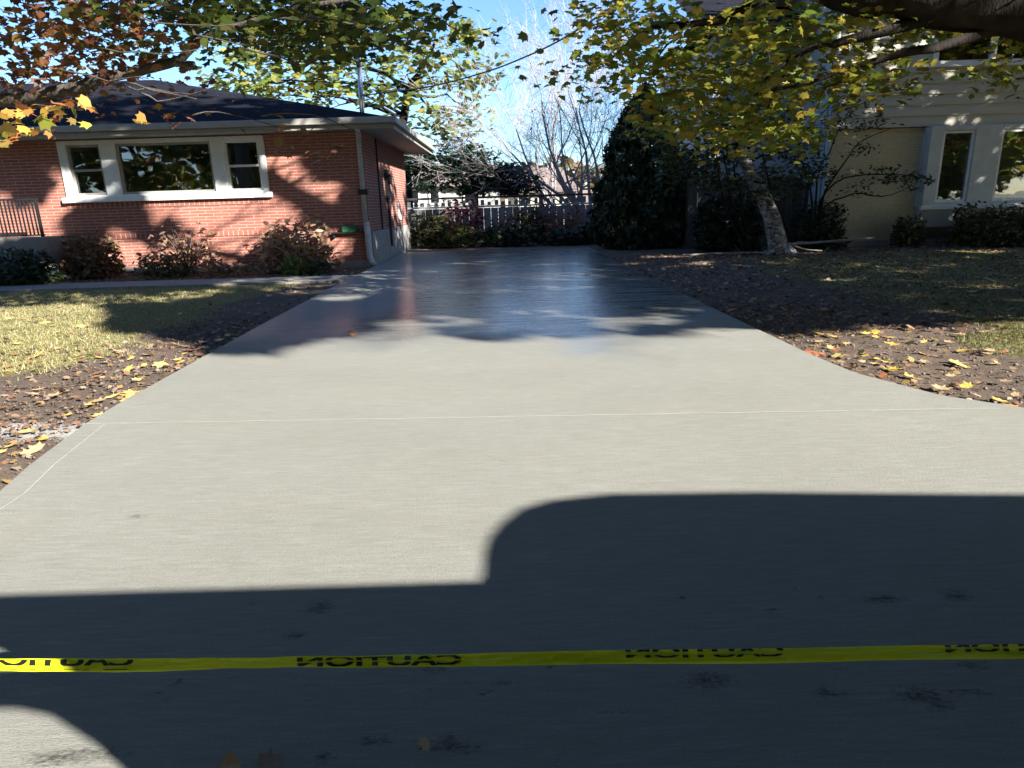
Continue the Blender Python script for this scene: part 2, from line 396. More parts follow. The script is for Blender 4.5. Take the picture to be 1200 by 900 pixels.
stains = [(510, 785, .05, .03), (1035, 702, .10, .035), (1120, 698, .07, .05), (375, 712, .07, .06), (345, 745, .06, .03), (440, 868, .06, .03), (530, 876, .11, .03),
          (520, 868, .05, .03), (830, 797, .10, .05), (1080, 815, .10, .05), (1100, 825, .06, .04), (965, 812, .05, .03), (1000, 812, .04, .02), (1140, 780, .07, .03),
          (90, 885, .16, .035), (60, 890, .10, .03), (205, 800, .03, .03), (190, 822, .03, .02), (178, 812, .02, .015), (590, 800, .06, .02), (1150, 812, .06, .02), (160, 605, .06, .03), (590, 540, .05, .02),
          (560, 322, .25, .12), (640, 324, .25, .10), (560, 345, .3, .08), (690, 326, .2, .08), (850, 388, .2, .06), (900, 715, .03, .02), (960, 700, .03, .02), (720, 640, .03, .02), (380, 888, .05, .03), (300, 868, .03, .02), (800, 700, .02, .015)]
for _k in range(60):
    c0 = random.choice([(1060, 760), (480, 830), (200, 810), (1120, 700), (800, 830), (360, 720), (900, 700), (640, 850), (560, 790)])
    stains.append((c0[0]+random.gauss(0, 60), c0[1]+random.gauss(0, 18), random.uniform(.006, .022), random.uniform(.005, .014)))
stw = []
for (u, v, rx, ry) in stains:
    g = gd(u, v); stw.append((g.x, g.y, rx, ry))
dv, st_a, wt_a = [], [], []
for y in ys:
    xl, xr = lerp_table(LEFT, y), lerp_table(RIGHT, y)
    for i in range(NX+1):
        x = xl+(xr-xl)*i/NX
        dv.append((x, y, 0))
        s = 0
        for (sx0, sy0, rx, ry) in stw:
            d2 = ((x-sx0)/rx)**2+((y-sy0)/ry)**2
            if d2 < 6: s = max(s, math.exp(-d2*.8))
        st_a.append(s*.62)
        wn = y+1.3*mnoise.noise((x*.6, y*.5, 5))+.6*mnoise.noise((x*1.9, y*2.2, 2))+.35*mnoise.noise((x*4.5, y*6, 3))
        lx = min(1, max(0, (x+2.5+.5*mnoise.noise((x*.7, y*.6, 8)))/1.3)); lx = lx*lx*(3-2*lx)
        wt_a.append(min(1, max(0, (wn-5.9)/1.5))*(.18+.82*lx))
df, dm = [], []
W = NX+1
for j in range(len(ys)-1):
    for i in range(NX): df.append((j*W+i, j*W+i+1, (j+1)*W+i+1, (j+1)*W+i)); dm.append(0)
def skirt(idx):
    n0 = len(dv)
    for i in idx: dv.append((dv[i][0], dv[i][1], -.12)); st_a.append(0); wt_a.append(0)
    for k in range(len(idx)-1):
        df.append((idx[k], n0+k, n0+k+1, idx[k+1])); dm.append(2)
skirt([j*W for j in range(len(ys))]); skirt(list(reversed([j*W+NX for j in range(len(ys))])))
skirt([(len(ys)-1)*W+i for i in range(W)])
def strip(pts, w):                    # painted-thin pale tooled line, 3 mm above the slab
    for (a, b) in zip(pts, pts[1:]):
        a, b = Vector(a), Vector(b); d = (b-a).normalized(); n = Vector((-d.y, d.x, 0))*w*.5
        i0 = len(dv)
        for p in (a-n, b-n, b+n, a+n): dv.append((p.x, p.y, .003)); st_a.append(0); wt_a.append(0)
        df.append((i0, i0+1, i0+2, i0+3)); dm.append(1)
jl = gd(100, 497); jr = gd(1172, 478.5)
N_J = 40
strip([(jl.x+(jr.x-jl.x)*i/N_J, jl.y+(jr.y-jl.y)*i/N_J+.004*math.sin(i*1.7), 0) for i in range(N_J+1)], .0075)
strip([(lerp_table(LEFT, y)+.14, y, 0) for y in (2.2, 2.6, 2.94, 3.33, 3.7, 4.04)], .0035)
for yj in (7.4, 11.2, 15.2):
    strip([(lerp_table(LEFT, yj)+.05+(lerp_table(RIGHT, yj)-lerp_table(LEFT, yj)-.1)*i/12, yj+.01*math.sin(i), 0) for i in range(13)], .010)
me = bpy.data.meshes.new('driveway'); me.from_pydata(dv, [], df)
for m in ('drive', 'joint', 'edge'): me.materials.append(MT[m])
me.polygons.foreach_set('material_index', dm)
for nm, arr in (('stain', st_a), ('wet', wt_a)):
    a = me.attributes.new(nm, 'FLOAT', 'POINT'); a.data.foreach_set('value', arr)
me.update()
tag(link_mesh('driveway', me), kind='structure')

def axis_list(lo, hi, step, far):
    a = list(np.arange(lo, hi+1e-6, step)); s = step; b = [a[0]]; c = [a[-1]]
    while c[-1] < far: s *= 1.35; c.append(c[-1]+s)
    s = step
    while b[-1] > -far: s *= 1.35; b.append(b[-1]-s)
    return list(reversed(b[1:]))+a+c[1:]
gxs = axis_list(-9.5, 10.5, .085, 350); gys = axis_list(.4, 16.5, .085, 350)
gv, so_a, li_a = [], [], []
lm = gd(30, 497)
def soil_amount(x, y):
    if y < -.5 or y > 30: return .35
    xl, xr = lerp_table(LEFT, y), lerp_table(RIGHT, y)
    nz = .35*mnoise.noise((x*.8, y*.8, 2))+.2*mnoise.noise((x*2.5, y*2.5, 9))
    if x < 0:
        d = xl-x; w = 2.5 if y < 4.6 else (2.5-(y-4.6)*.75 if y < 6.4 else 1.15)
        if y > 13.4 and y < 15.8: return 1.0
    else:
        d = x-xr; w = 1.9 if y < 6.2 else 1.2
        if y > 6.2: w = 2.4
        if y > 13: w = 3.2
        if y > 15.4: return 1.0
    return max(0, min(1, .5+(w+nz-d)*1.2))
for y in gys:
    for x in gxs:
        inside = (0 < y < 20.05) and (lerp_table(LEFT, y)+.12 < x < lerp_table(RIGHT, y)-.12)
        s = soil_amount(x, y)
        street = y < .3
        if inside or street: z = -.09
        else:
            far = min(1, max(0, (max(abs(x), abs(y))-25)/20))
            z = -.045+(1-far)*(.022*mnoise.noise((x*1.3, y*1.3, 0))+(.020*s+.004)*mnoise.noise((x*6, y*6, 1))+.012*s*mnoise.noise((x*15, y*15, 4)))
            z = min(z, -.008)
        gv.append((x, y, z)); so_a.append(s)
        d2 = ((x-lm.x)/.75)**2+((y-lm.y+.04*(x-lm.x))/.17)**2
        li_a.append(math.exp(-d2*.7)*.95 if x < -2.6 else 0)
gw = len(gxs)
gf = [(j*gw+i, j*gw+i+1, (j+1)*gw+i+1, (j+1)*gw+i) for j in range(len(gys)-1) for i in range(gw-1)]
me = bpy.data.meshes.new('ground'); me.from_pydata(gv, [], gf); me.materials.append(MT['ground'])
for nm, arr in (('soil', so_a), ('lime', li_a)):
    a = me.attributes.new(nm, 'FLOAT', 'POINT'); a.data.foreach_set('value', arr)
me.polygons.foreach_set('use_smooth', [True]*len(gf)); me.update()
tag(link_mesh('ground', me), kind='structure')
mb = MB(); mb.face([(-60, -9, -.03), (60, -9, -.03), (60, .19, -.03), (-60, .19, -.03)])
tag(mb.build('street', MT['asphalt']), kind='structure')
a, b, c, d = gd(-200, 333), gd(428, 317), gd(396, 330.5), gd(-200, 343)
mb = MB()
xs = [-14+i*(10.9/9) for i in range(10)]
for x0, x1 in zip(xs, xs[1:]): mb.box(x0, x1-.015, 12.55, 13.55, -.1, -.004+.004*((int(x0*7)) % 3))
tag(mb.build('front_path', MT['walk'], bevel=.008), kind='structure')

# ------------------------------------------------------------------ brick house, left
YH = 15.71; XC = -3.24
house = empty('brick_house', (-9, 18.5, 0), 'red brick bungalow with dark hip roof beside the driveway', 'house')
def hx(u): return pl(u, 195, YH).x
wx0, wx1, wz0, wz1 = -10.15, -5.47, 1.70, 2.98
mb = MB()
mb.box(-24, wx0, YH, YH+.2, .12, 3.0); mb.box(wx1, XC, YH, YH+.2, .12, 3.0)
mb.box(wx0, wx1, YH, YH+.2, .12, wz0-.02); mb.box(wx0, wx1, YH, YH+.2, wz1, 3.0)
mb.build('wall', MT['brick'], house)
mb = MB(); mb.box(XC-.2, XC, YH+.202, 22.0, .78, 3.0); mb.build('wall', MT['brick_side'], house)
mb = MB(); mb.box(-24, XC-.2, 21.8, 22.0, 0, 3.0); mb.box(-24.2, -24.002, YH, 22, 0, 3.0); mb.build('wall', MT['found'], house)
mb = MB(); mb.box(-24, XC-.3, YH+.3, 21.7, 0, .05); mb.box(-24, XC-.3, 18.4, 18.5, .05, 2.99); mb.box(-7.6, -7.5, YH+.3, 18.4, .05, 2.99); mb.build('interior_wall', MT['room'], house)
mb = MB(); mb.box(wx0-.05, wx1+.05, YH-.018, YH-.001, wz0-.20, wz0-.075); mb.build('brick_sill_course', MT['brick_up'], house)
mb = MB(); mb.box(-11.5, XC+.006, YH-.014, YH-.001, .79, .90); mb.build('brick_ledge_course', MT['brick_up'], house)
mb = MB(); mb.box(-24, XC+.01, YH-.02, YH+.19, -.1, .118); mb.box(XC-.19, XC+.02, YH+.21, 22.01, -.1, .775); mb.build('foundation', MT['found'], house)
# roof
ex0, ex1, ey0, ey1, ez = -25, -2.42, 15.05, 22.95, 3.20
rz = 4.86; ry = 19.3; rx1 = -9.5
mb = MB()
mb.face([(ex0, ey0, ez), (ex1, ey0, ez), (rx1, ry, rz), (ex0, ry, rz)])
mb.face([(ex1, ey0, ez), (ex1, ey1, ez), (rx1, ry, rz)])
mb.face([(ex1, ey1, ez), (ex0, ey1, ez), (ex0, ry, rz), (rx1, ry, rz)])
mb.face([(ex0, ey1, ez), (ex0, ey0, ez), (ex0, ry, rz)])
roof = mb.build('roof', MT['shingle'], house)
mb = MB()
mb.box(ex0, ex1+.09, ey0-.10, ey0-.002, ez-.12, ez+.012); mb.box(ex1+.002, ex1+.09, ey0+.0, ey1, ez-.12, ez+.012)
mb.box(ex0, ex1+.04, ey0+.0, ey0+.03, ez-.22, ez-.122); mb.box(ex1-.03, ex1+.0, ey0+.032, ey1, ez-.22, ez-.004)
mb.build('gutter', MT['gutter'], house, bevel=.012)
mb = MB(); mb.box(ex0, ex1-.032, ey0+.032, ey1-.01, ez-.19, ez-.17); mb.build('soffit', MT['soffit'], house)
# window
win = MB()
X = [hx(u) for u in (82, 121, 139, 250, 265, 306)]
def rect_frame(mb, x0, x1, z0, z1, y0, y1, t):
    mb.box(x0, x1, y0, y1, z0, z0+t); mb.box(x0, x1, y0, y1, z1-t, z1)
    mb.box(x0, x0+t, y0, y1, z0+t, z1-t); mb.box(x1-t, x1, y0, y1, z0+t, z1-t)
fy0, fy1 = YH-.05, YH+.12
win.box(wx0, X[0], fy0, fy1, wz0, wz1); win.box(X[1], X[2], fy0, fy1, wz0, wz1); win.box(X[3], X[4], fy0, fy1, wz0, wz1); win.box(X[5], wx1, fy0, fy1, wz0, wz1)
for p, q in ((0, 1), (2, 3), (4, 5)):
    win.box(X[p], X[q], fy0, fy1, wz0, wz0+.09); win.box(X[p], X[q], fy0, fy1, wz1-.09, wz1)
wf = win.build('window', MT['white'], house, bevel=.012)
mb = MB(); mb.box(wx0-.08, wx1+.08, YH-.12, YH-.052, wz0-.07, wz0+.05); mb.build('sill', MT['white'], wf, bevel=.01)
for (p, q, dbl) in ((0, 1, True), (2, 3, False), (4, 5, True)):
    z0, z1 = wz0+.09, wz1-.09
    s = MB(); rect_frame(s, X[p]+.002, X[q]-.002, z0+.002, z1-.002, YH+.0, YH+.05, .05)
    if dbl: s.box(X[p]+.05, X[q]-.05, YH+.0, YH+.05, (z0+z1)/2-.025, (z0+z1)/2+.025)
    s.build('sash', MT['white'] if (p == 4) else MT['found'], wf)
    g = MB(); g.box(X[p]+.03, X[q]-.03, YH+.055, YH+.065, z0+.03, z1-.03); g.build('pane', MT['glass'], wf)
cu = MB()
n = 40
for i in range(n):
    x0 = X[4]+.02+(X[5]-X[4]-.04)*i/n; x1 = X[4]+.02+(X[5]-X[4]-.04)*(i+1)/n
    y0 = YH+.24+.03*math.sin(i*.9); y1 = YH+.24+.03*math.sin((i+1)*.9)
    cu.face([(x0, y0, 1.7), (x1, y1, 1.7), (x1, y1, 2.36), (x0, y0, 2.36)])
cu.build('curtain', MT['curtain'], wf)
# downspout on the corner, meter, vent on the side wall
dp = MB()
dx = XC-.06
dp.tube([(dx+.1, ey0+.02, ez-.2), (dx+.06, YH-.35, ez-.32), (dx, YH-.09, ez-.5), (dx, YH-.09, 1.0)], .055, 8)
dp.tube([(dx, YH-.09, 1.0), (dx+.02, YH-.09, .95), (dx+.03, YH-.09, .2), (dx+.13, YH-.28, .05)], .075, 8)
ds = dp.build('downspout', MT['spout'], house, smooth=True)
mb = MB(); mb.box(dx-.1, dx+.12, YH-.18, YH-.0, 1.62, 1.74); mb.build('bracket', MT['black'], ds)
mb = MB(); mb.tube([(XC+.012, 18.3, 2.05), (XC+.14, 18.3, 2.05)], .13, 16); mb.box(XC+.004, XC+.09, 18.15, 18.45, 1.55, 2.3)
mt = mb.build('electric_meter', MT['black'], house)
mb = MB(); mb.tube([(XC+.05, 18.3, 1.55), (XC+.05, 18.3, .3)], .035, 8); mb.build('conduit', MT['black'], mt)
mb = MB(); mb.box(XC+.004, XC+.05, 20.0, 20.3, .95, 1.45); mb.build('wall_vent', MT['white'], house, bevel=.01)
mb = MB(); mb.tube([(XC+.03, 17.2, .8), (XC+.03, 17.2, 3.0)], .02, 6); mb.build('cable_pipe', MT['black'], house)
# service mast on the roof
b = pl(424, 131, 16.2); t = pl(421, 78, 16.2)
mb = MB(); mb.tube([(b.x, 16.2, b.z-.25), (t.x, 16.2, t.z)], .055, 10); mb.tube([(t.x, 16.2, t.z), (t.x, 16.15, t.z+.12), (t.x, 16.0, t.z+.1)], .07, 10)
mast = mb.build('service_mast', MT['galv'], house, smooth=True)
mb = MB(); w_pts = [pl(422, 112, 16.2), pl(500, 102, 14.6), pl(560, 87, 13.3), pl(605, 71, 12.4), pl(665, 42, 11.2), pl(760, -25, 9.4), pl(900, -160, 8.0)]
limb(mb, w_pts, .014, .014, 0, 36, 5)
tag(mb.build('overhead_wire', MT['black']), 'thin black overhead wire running from roof mast toward upper right', 'wire')
# ledge with a green box on the brick
p = pl(411, 270, YH); mb = MB()
mb.box(p.x-.42, p.x+.38, YH-.14, YH-.016, p.z-.06, p.z-.03); mb.box(p.x-.4, p.x-.36, YH-.1, YH-.016, p.z-.16, p.z-.06); mb.box(p.x+.3, p.x+.34, YH-.1, YH-.016, p.z-.16, p.z-.06)
tag(mb.build('wall_shelf', MT['black']), 'narrow dark shelf fixed low on brick wall near the downspout', 'shelf')
mb = MB(); mb.box(p.x-.16, p.x+.16, YH-.15, YH-.02, p.z-.028, p.z+.10); mb.tube([(p.x+.16, YH-.09, p.z+.04), (p.x+.26, YH-.09, p.z+.03)], .03, 8); mb.tube([(p.x-.1, YH-.09, p.z+.10), (p.x-.1, YH-.09, p.z+.14), (p.x+.1, YH-.09, p.z+.14), (p.x+.1, YH-.09, p.z+.10)], .012, 6)
tag(mb.build('watering_can', MT['green_plastic'], bevel=.02), 'small green plastic watering can on the wall shelf', 'watering can')
# porch steps with iron railing
pz = pl(30, 278, 14.9).z; px1 = pl(62, 280, 14.9).x
mb = MB(); mb.box(-15, px1, 14.6, YH-.03, -.1, pz); mb.box(-15, px1-.35, 14.25, 14.6-.002, -.1, pz*.66); mb.box(-15, px1-.35, 13.9, 14.25-.002, -.1, pz*.33)
porch = mb.build('porch', MT['walk'], bevel=.02); tag(porch, 'low concrete porch with steps at the left end of brick house', 'porch')
ra = MB(); rz0, rz1 = pz+.06, pz+.78
xs = np.arange(-13.6, px1-.03, .085)
for x in xs: ra.box(x-.012, x+.012, 14.66, 14.684, rz0, rz1)
ra.box(-13.6, px1, 14.65, 14.69, rz1, rz1+.04); ra.box(-13.6, px1, 14.65, 14.69, rz0-.03, rz0)
for x in (-13.6, -12.0, px1-.05): ra.box(x-.025, x+.025, 14.645, 14.695, pz+.003, rz1+.001)
ra.tube([(-11.9, 14.6, rz1+.05), (-11.7, 14.5, rz1+.28), (-11.3, 14.45, rz1+.32), (-11.05, 14.4, rz1+.1)], .03, 6)
tag(ra.build('porch_railing', MT['black']), 'black iron railing with thin bars standing on concrete porch', 'railing')
# ------------------------------------------------------------------ house on the right
YR = 17.64
rh = empty('two_storey_house', (14, 22, 0), 'two storey house with cream siding above cream brick, right', 'house')
X0 = 8.37
def clap(mb, x0, x1, y, z0, z1, h=.255, d=.03):
    z = z0
    while z < z1-.02:
        t = min(z+h, z1)
        mb.face([(x0, y-d, z), (x1, y-d, z), (x1, y, t), (x0, y, t)])
        mb.face([(x0, y, z), (x1, y, z), (x1, y-d, z), (x0, y-d, z)])
        z = t
def rx(u, v=195): return pl(u, v, YR-.3).x
bx0 = rx(1087); pA0, pA1 = rx(1102), rx(1139); pB0 = rx(1170); pB1 = pB0+1.9; bx1 = pB1+.5
for q0, q1 in ((X0, bx0+.1), (bx1-.1, 22)):
    mb = MB(); mb.box(q0, q1, YR+.06, YR+.3, .1, 2.9); mb.build('brick_wall', MT['ybrick'], rh)
mb = MB(); mb.box(X0-.02, 22.02, YR+.05, YR+.31, -.1, .098); mb.build('foundation', MT['found'], rh)
uw0, uw1, uz0, uz1 = pl(1100, 55, YR).x, pl(1100, 55, YR).x+3.6, 4.42, 5.6
mb = MB()
clap(mb, X0, uw0-.12, YR, 2.92, 6.6); clap(mb, uw1+.12, 22, YR, 2.92, 6.6); clap(mb, uw0-.12, uw1+.12, YR, 2.92, uz0-.1); clap(mb, uw0-.12, uw1+.12, YR, uz1+.1, 6.6)
mb.face([(X0, YR, 2.915), (22, YR, 2.915), (22, YR+.3, 2.915), (X0, YR+.3, 2.915)])
mb.build('siding', MT['siding'], rh)
mb = MB(); mb.box(X0-.06, X0+.04, YR-.05, YR+.04, 2.92, 6.6); mb.build('corner_board', MT['siding'], rh)
mb = MB(); mb.box(X0-.02, X0-.004, YR+.31, 26, 0, 6.6); mb.build('side_wall', MT['bsiding'], rh)
mb = MB(); mb.box(X0, 22, 20.6, 20.8, 0, 6.5); mb.box(X0, 22, YR+.31, 20.6, 0, .05); mb.box(X0, 22, YR+.31, 20.6, 2.8, 2.9); mb.box(bx0-.5, bx0-.4, YR+.31, 20.6, .05, 2.8); mb.build('interior_wall', MT['room'], rh)
mb = MB(); mb.box(X0-.7, 22.7, YR-.6, YR-.5, 6.55, 6.75); mb.face([(X0-.7, YR-.5, 6.6), (22.7, YR-.5, 6.6), (22.7, 27, 6.6), (X0-.7, 27, 6.6)]); mb.build('soffit', MT['white'], rh)
mb = MB(); e0 = (X0-.7, YR-.6, 6.76); e1 = (22.7, YR-.6, 6.76); r0 = (X0+3, 22.5, 9.0); r1 = (19.5, 22.5, 9.0); b0 = (X0-.7, 27, 6.76); b1 = (22.7, 27, 6.76)
mb.face([e0, e1, r1, r0]); mb.face([b0, e0, r0]); mb.face([e1, b1, r1]); mb.face([b1, b0, r0, r1]); mb.build('roof', MT['shingle'], rh)
bw = MB(); by0, by1 = YR-.28, YR+.32
bw.box(bx0, pA0, by0, by1, .93, 2.9); bw.box(pA1, pB0, by0, by1, .93, 2.9); bw.box(pB1, bx1, by0, by1, .93, 2.9)
for q0, q1 in ((pA0, pA1), (pB0, pB1)): bw.box(q0, q1, by0, by1, .93, 1.03); bw.box(q0, q1, by0, by1, 2.78, 2.9)
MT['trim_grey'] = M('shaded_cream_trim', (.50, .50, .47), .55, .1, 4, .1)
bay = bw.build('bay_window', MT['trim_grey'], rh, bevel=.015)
mb = MB(); mb.box(bx0-.08, bx1+.08, by0-.1, by0-.003, .86, .96); mb.build('sill', MT['white'], bay, bevel=.01)
mb = MB(); mb.box(bx0+.05, bx1-.05, by0+.06, by1-.01, .42, .925)
for i in range(9): mb.box(bx0+.12+i*.5, bx0+.13+i*.5, by0+.052, by0+.062, .43, .92)
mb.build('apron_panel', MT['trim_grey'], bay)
for q0, q1 in ((pA0, pA1), (pB0, pB1)):
    s = MB(); rect_frame(s, q0+.003, q1-.003, 1.033, 2.777, by0+.04, by0+.09, .06); s.build('sash', MT['white'], bay)
    s = MB(); s.box(q0+.05, q1-.05, by0+.095, by0+.105, 1.08, 2.73); s.build('pane', MT['glass_bay'], bay)
mb = MB(); mb.tube([(bx0+.4, by1+.3, .05), (bx0+.4, by1+.3, .42)], .02, 6)
uw = MB(); xm = pl(1164, 55, YR).x
rect_frame(uw, uw0-.12, uw1+.12, uz0-.1, uz1+.1, YR-.07, YR+.06, .12); uw.box(xm-.06, xm+.06, YR-.07, YR+.06, uz0+.02, uz1-.02); uw.box(uw0-.2, uw1+.2, YR-.12, YR-.072, uz0-.13, uz0-.07)
wf2 = uw.build('window', MT['white'], rh, bevel=.01)
for q0, q1 in ((uw0, xm-.06), (xm+.06, uw1)):
    s = MB(); s.box(q0+.005, q1-.005, YR-.01, YR+.0, uz0+.025, uz1-.025); s.build('pane', MT['glass_sky'], wf2)
pp = MB(); pp.tube([(X0-.12, YR-.1, 6.5), (X0-.12, YR-.1, .25), (X0-.2, YR-.3, .08)], .06, 8); pp.build('downspout', MT['bsiding'], rh, smooth=True)
wg = MB(); clap(wg, 5.8, X0-.03, 19.4, .1, 5.6); wg.face([(5.8, 19.4, 0), (5.8, 26, 0), (5.8, 26, 5.6), (5.8, 19.4, 5.6)]); wg.build('wing_siding', MT['bsiding'], rh)
wg = MB(); wg.face([(5.3, 18.9, 5.6), (X0-.025, 18.9, 5.6), (X0-.025, 23, 7.6), (5.3, 23, 7.6)]); wg.face([(5.3, 18.9, 5.58), (X0-.025, 18.9, 5.58), (X0-.025, 23, 5.58), (5.3, 23, 5.58)]); wg.build('wing_roof', MT['shingle'], rh)
# lamp behind the glass, on a small table
lp = pl(1180, 215, YR+1.0)
mb = MB(); mb.box(lp.x-.5, lp.x+.5, YR+.75, YR+1.25, .70, .74)
for sx in (-.45, .41):
    for sy in (.78, 1.18): mb.box(lp.x+sx, lp.x+sx+.04, YR+sy, YR+sy+.04, .05, .698)
tag(mb.build('side_table', MT['fence_dark']), 'dark side table just inside the bay window of right house', 'table')
lt = empty('table_lamp', (lp.x, YR+1, .74), 'table lamp with pale cone shade behind the right bay window pane', 'lamp')
mb = MB(); mb.tube([(lp.x, YR+1, .742), (lp.x, YR+1, .78), (lp.x, YR+1, 1.0), (lp.x, YR+1, 1.15), (lp.x, YR+1, lp.z+.05)], [.14, .12, .05, .09, .02], 14); mb.build('lamp_base', MT['found'], lt, smooth=True)
mb = MB(); mb.tube([(lp.x, YR+1, lp.z-.12), (lp.x, YR+1, lp.z+.22)], [.36, .20], 24, cap=False); mb.build('lamp_shade', MT['curtain'], lt, smooth=True)

# ------------------------------------------------------------------ fences and far houses
YF = 25.0
z_r = pl(560, 242, YF).z
fx0, fx1 = pl(455, 242, YF).x, pl(700, 242, YF).x
fe = empty('back_fence', ((fx0+fx1)/2, YF, 0), 'grey board fence with white rail and short pickets behind driveway', 'fence')
mb = MB()
x = fx0
while x < fx1: mb.box(x, x+.26, YF, YF+.03, -.1, z_r-.06+.01*random.random()); x += .272
mb.build('board_panel', MT['fence_grey'], fe)
mb = MB(); mb.box(fx0, fx1, YF-.05, YF-.004, z_r-.03, z_r+.03); mb.build('rail', MT['fence_white'], fe)
x = fx0
while x < fx1:
    mb = MB(); mb.box(x, x+.09+.06*random.random(), YF-.0, YF+.025, z_r+.035, z_r+.16+.12*random.random()); mb.build('picket', MT['picket'], fe); x += .2+.08*random.random()
mb = MB(); mb.box(fx0, fx1, YF-.03, YF+.05, z_r+.285, z_r+.36); mb.build('top_rail', MT['fence_rail'], fe)
x = fx0+.4
while x < fx1:
    mb = MB(); mb.box(x, x+.16, YF+.06, YF+.2, -.1, z_r+.4); mb.build('post', MT['fence_grey'], fe); x += 2.6
YW = 18.6
wx_0, wx_1 = pl(806, 250, YW).x, pl(968, 250, YW).x
ztop = pl(850, 209, YW).z
fe = empty('board_fence', ((wx_0+wx_1)/2, YW, 0), 'dark wooden privacy fence of upright boards beside right house', 'fence')
mb = MB(); x = wx_0; i = 0
while x < wx_1-.1:
    w = .24; mb.box(x, x+w, YW, YW+.03, -.05, ztop-.05*random.random()); x += w+(.035 if random.random() < .55 else .012)
mb.build('board_panel', MT['fence_dark'], fe)
mb = MB(); mb.box(wx_0, wx_1, YW+.034, YW+.1, ztop-.35, ztop-.24); mb.box(wx_0, wx_1, YW+.034, YW+.1, .3, .41); mb.build('rail', MT['fence_dark'], fe)
for x in (wx_0, (wx_0+wx_1)/2, wx_1-.15):
    mb = MB(); mb.box(x, x+.15, YW+.104, YW+.24, -.1, ztop+.06); mb.build('post', MT['fence_dark'], fe)

def far_house(name, label, u0, u1, vtop, Y, depth, wall, roofc, roof_h, wins, gable=False):
    x0, x1 = pl(u0, vtop, Y).x, pl(u1, vtop, Y).x; h = pl((u0+u1)/2, vtop, Y).z
    e = empty(name, ((x0+x1)/2, Y+depth/2, 0), label, 'house')
    mb = MB(); mb.box(x0, x1, Y, Y+depth, -.1, h); mb.build('wall', wall, e)
    mb = MB(); o = .5
    if gable:
        m = (x0+x1)/2
        mb.face([(x0-o, Y-o, h-.1), (m, Y-o, h+roof_h), (m, Y+depth+o, h+roof_h), (x0-o, Y+depth+o, h-.1)])
        mb.face([(x1+o, Y-o, h-.1), (x1+o, Y+depth+o, h-.1), (m, Y+depth+o, h+roof_h), (m, Y-o, h+roof_h)])
        g = MB(); g.prism_y([(x0, h+.001), (x1, h+.001), (m, h+roof_h-.12)], Y+.02, Y+depth-.02); g.build('gable', wall, e)
    else:
        m = Y+depth/2
        mb.face([(x0-o, Y-o, h-.02), (x1+o, Y-o, h-.02), (x1-.5, m, h+roof_h), (x0+.5, m, h+roof_h)])
        mb.face([(x1+o, Y-o, h-.02), (x1+o, Y+depth+o, h-.02), (x1-.5, m, h+roof_h)])
        mb.face([(x1+o, Y+depth+o, h-.02), (x0-o, Y+depth+o, h-.02), (x0+.5, m, h+roof_h), (x1-.5, m, h+roof_h)])
        mb.face([(x0-o, Y+depth+o, h-.02), (x0-o, Y-o, h-.02), (x0+.5, m, h+roof_h)])
    mb.build('roof', roofc, e)
    for (a, b2, c2, d2) in wins:
        p0, p1 = pl(a, d2, Y), pl(b2, c2, Y)
        w = MB(); rect_frame(w, p0.x-.1, p1.x+.1, p0.z-.1, p1.z+.1, Y-.07, Y-.003, .1); wf_ = w.build('window', MT['white'], e)
        w = MB(); w.box(p0.x, p1.x, Y-.03, Y-.004, p0.z, p1.z); w.build('pane', MT['glass_sky'], wf_)
MT['pinkroof'] = M('faded_shingles', (.22, .165, .14), .9, .2, 3)
MT['wh'] = M('white_house_paint', (.30, .295, .28), .7, .08, 2)
MT['be'] = M('beige_house_paint', (.50, .45, .36), .7, .08, 2)
MT['yg'] = M('pale_yellow_green_paint', (.46, .50, .28), .7, .08, 2)
MT['gr'] = M('grey_shed_paint', (.34, .36, .38), .8, .1, 3)
far_house('white_house', 'white house with faded pink roof behind the fence, left', 430, 585, 219, 40, 8, MT['wh'], MT['pinkroof'], 1.5, [(478, 490, 223, 238), (505, 514, 222, 238), (545, 556, 224, 238)])
far_house('beige_house', 'beige house with faded roof seen through bare branches', 592, 672, 225, 44, 8, MT['be'], MT['pinkroof'], 1.7, [(608, 618, 228, 242), (640, 650, 228, 242)])
far_house('yellow_garage', 'pale yellow green garage with one dark window beyond bare tree', 672, 728, 244, 36, 5, MT['yg'], MT['pinkroof'], 1.0, [(681, 687, 247, 258)])
far_house('grey_shed', 'grey garage wall with brown roof glimpsed beyond dark fence', 768, 838, 213, 25, 4, MT['gr'], MT['pinkroof'], .7, [])
far_house('far_left_house', 'house with sunlit pale roof ridge beyond the bungalow roof', -260, 110, 118, 34, 8, MT['be'], MT['pinkroof'], 1.3, [(-60, -30, 125, 150)])

# distant hedgerow and woods that close the horizon
P_ = []
while len(P_) < 9000:
    x = random.uniform(-75, 75); y = random.uniform(58, 66)
    top = 4.2+2.2*mnoise.noise((x*.12, 0, 3))+1.0*mnoise.noise((x*.5, 0, 8))
    P_.append((x, y, random.uniform(0, 1)**.8*max(1, top)))
MT['leaf_far'] = leafmat('far_autumn_foliage', [(.10, .09, .04), (.16, .10, .05), (.07, .08, .035), (.20, .13, .08), (.13, .11, .08)], .2)
tag(leaf_cloud('distant_woods', P_, 1.1, MT['leaf_far'], None, 'maple', .8, 1.3), 'distant brownish autumn woods along the horizon', 'woods', kind='stuff')
# ------------------------------------------------------------------ trees: the near maples
def tree(name, label, base):
    return empty(name, base, label, 'tree')
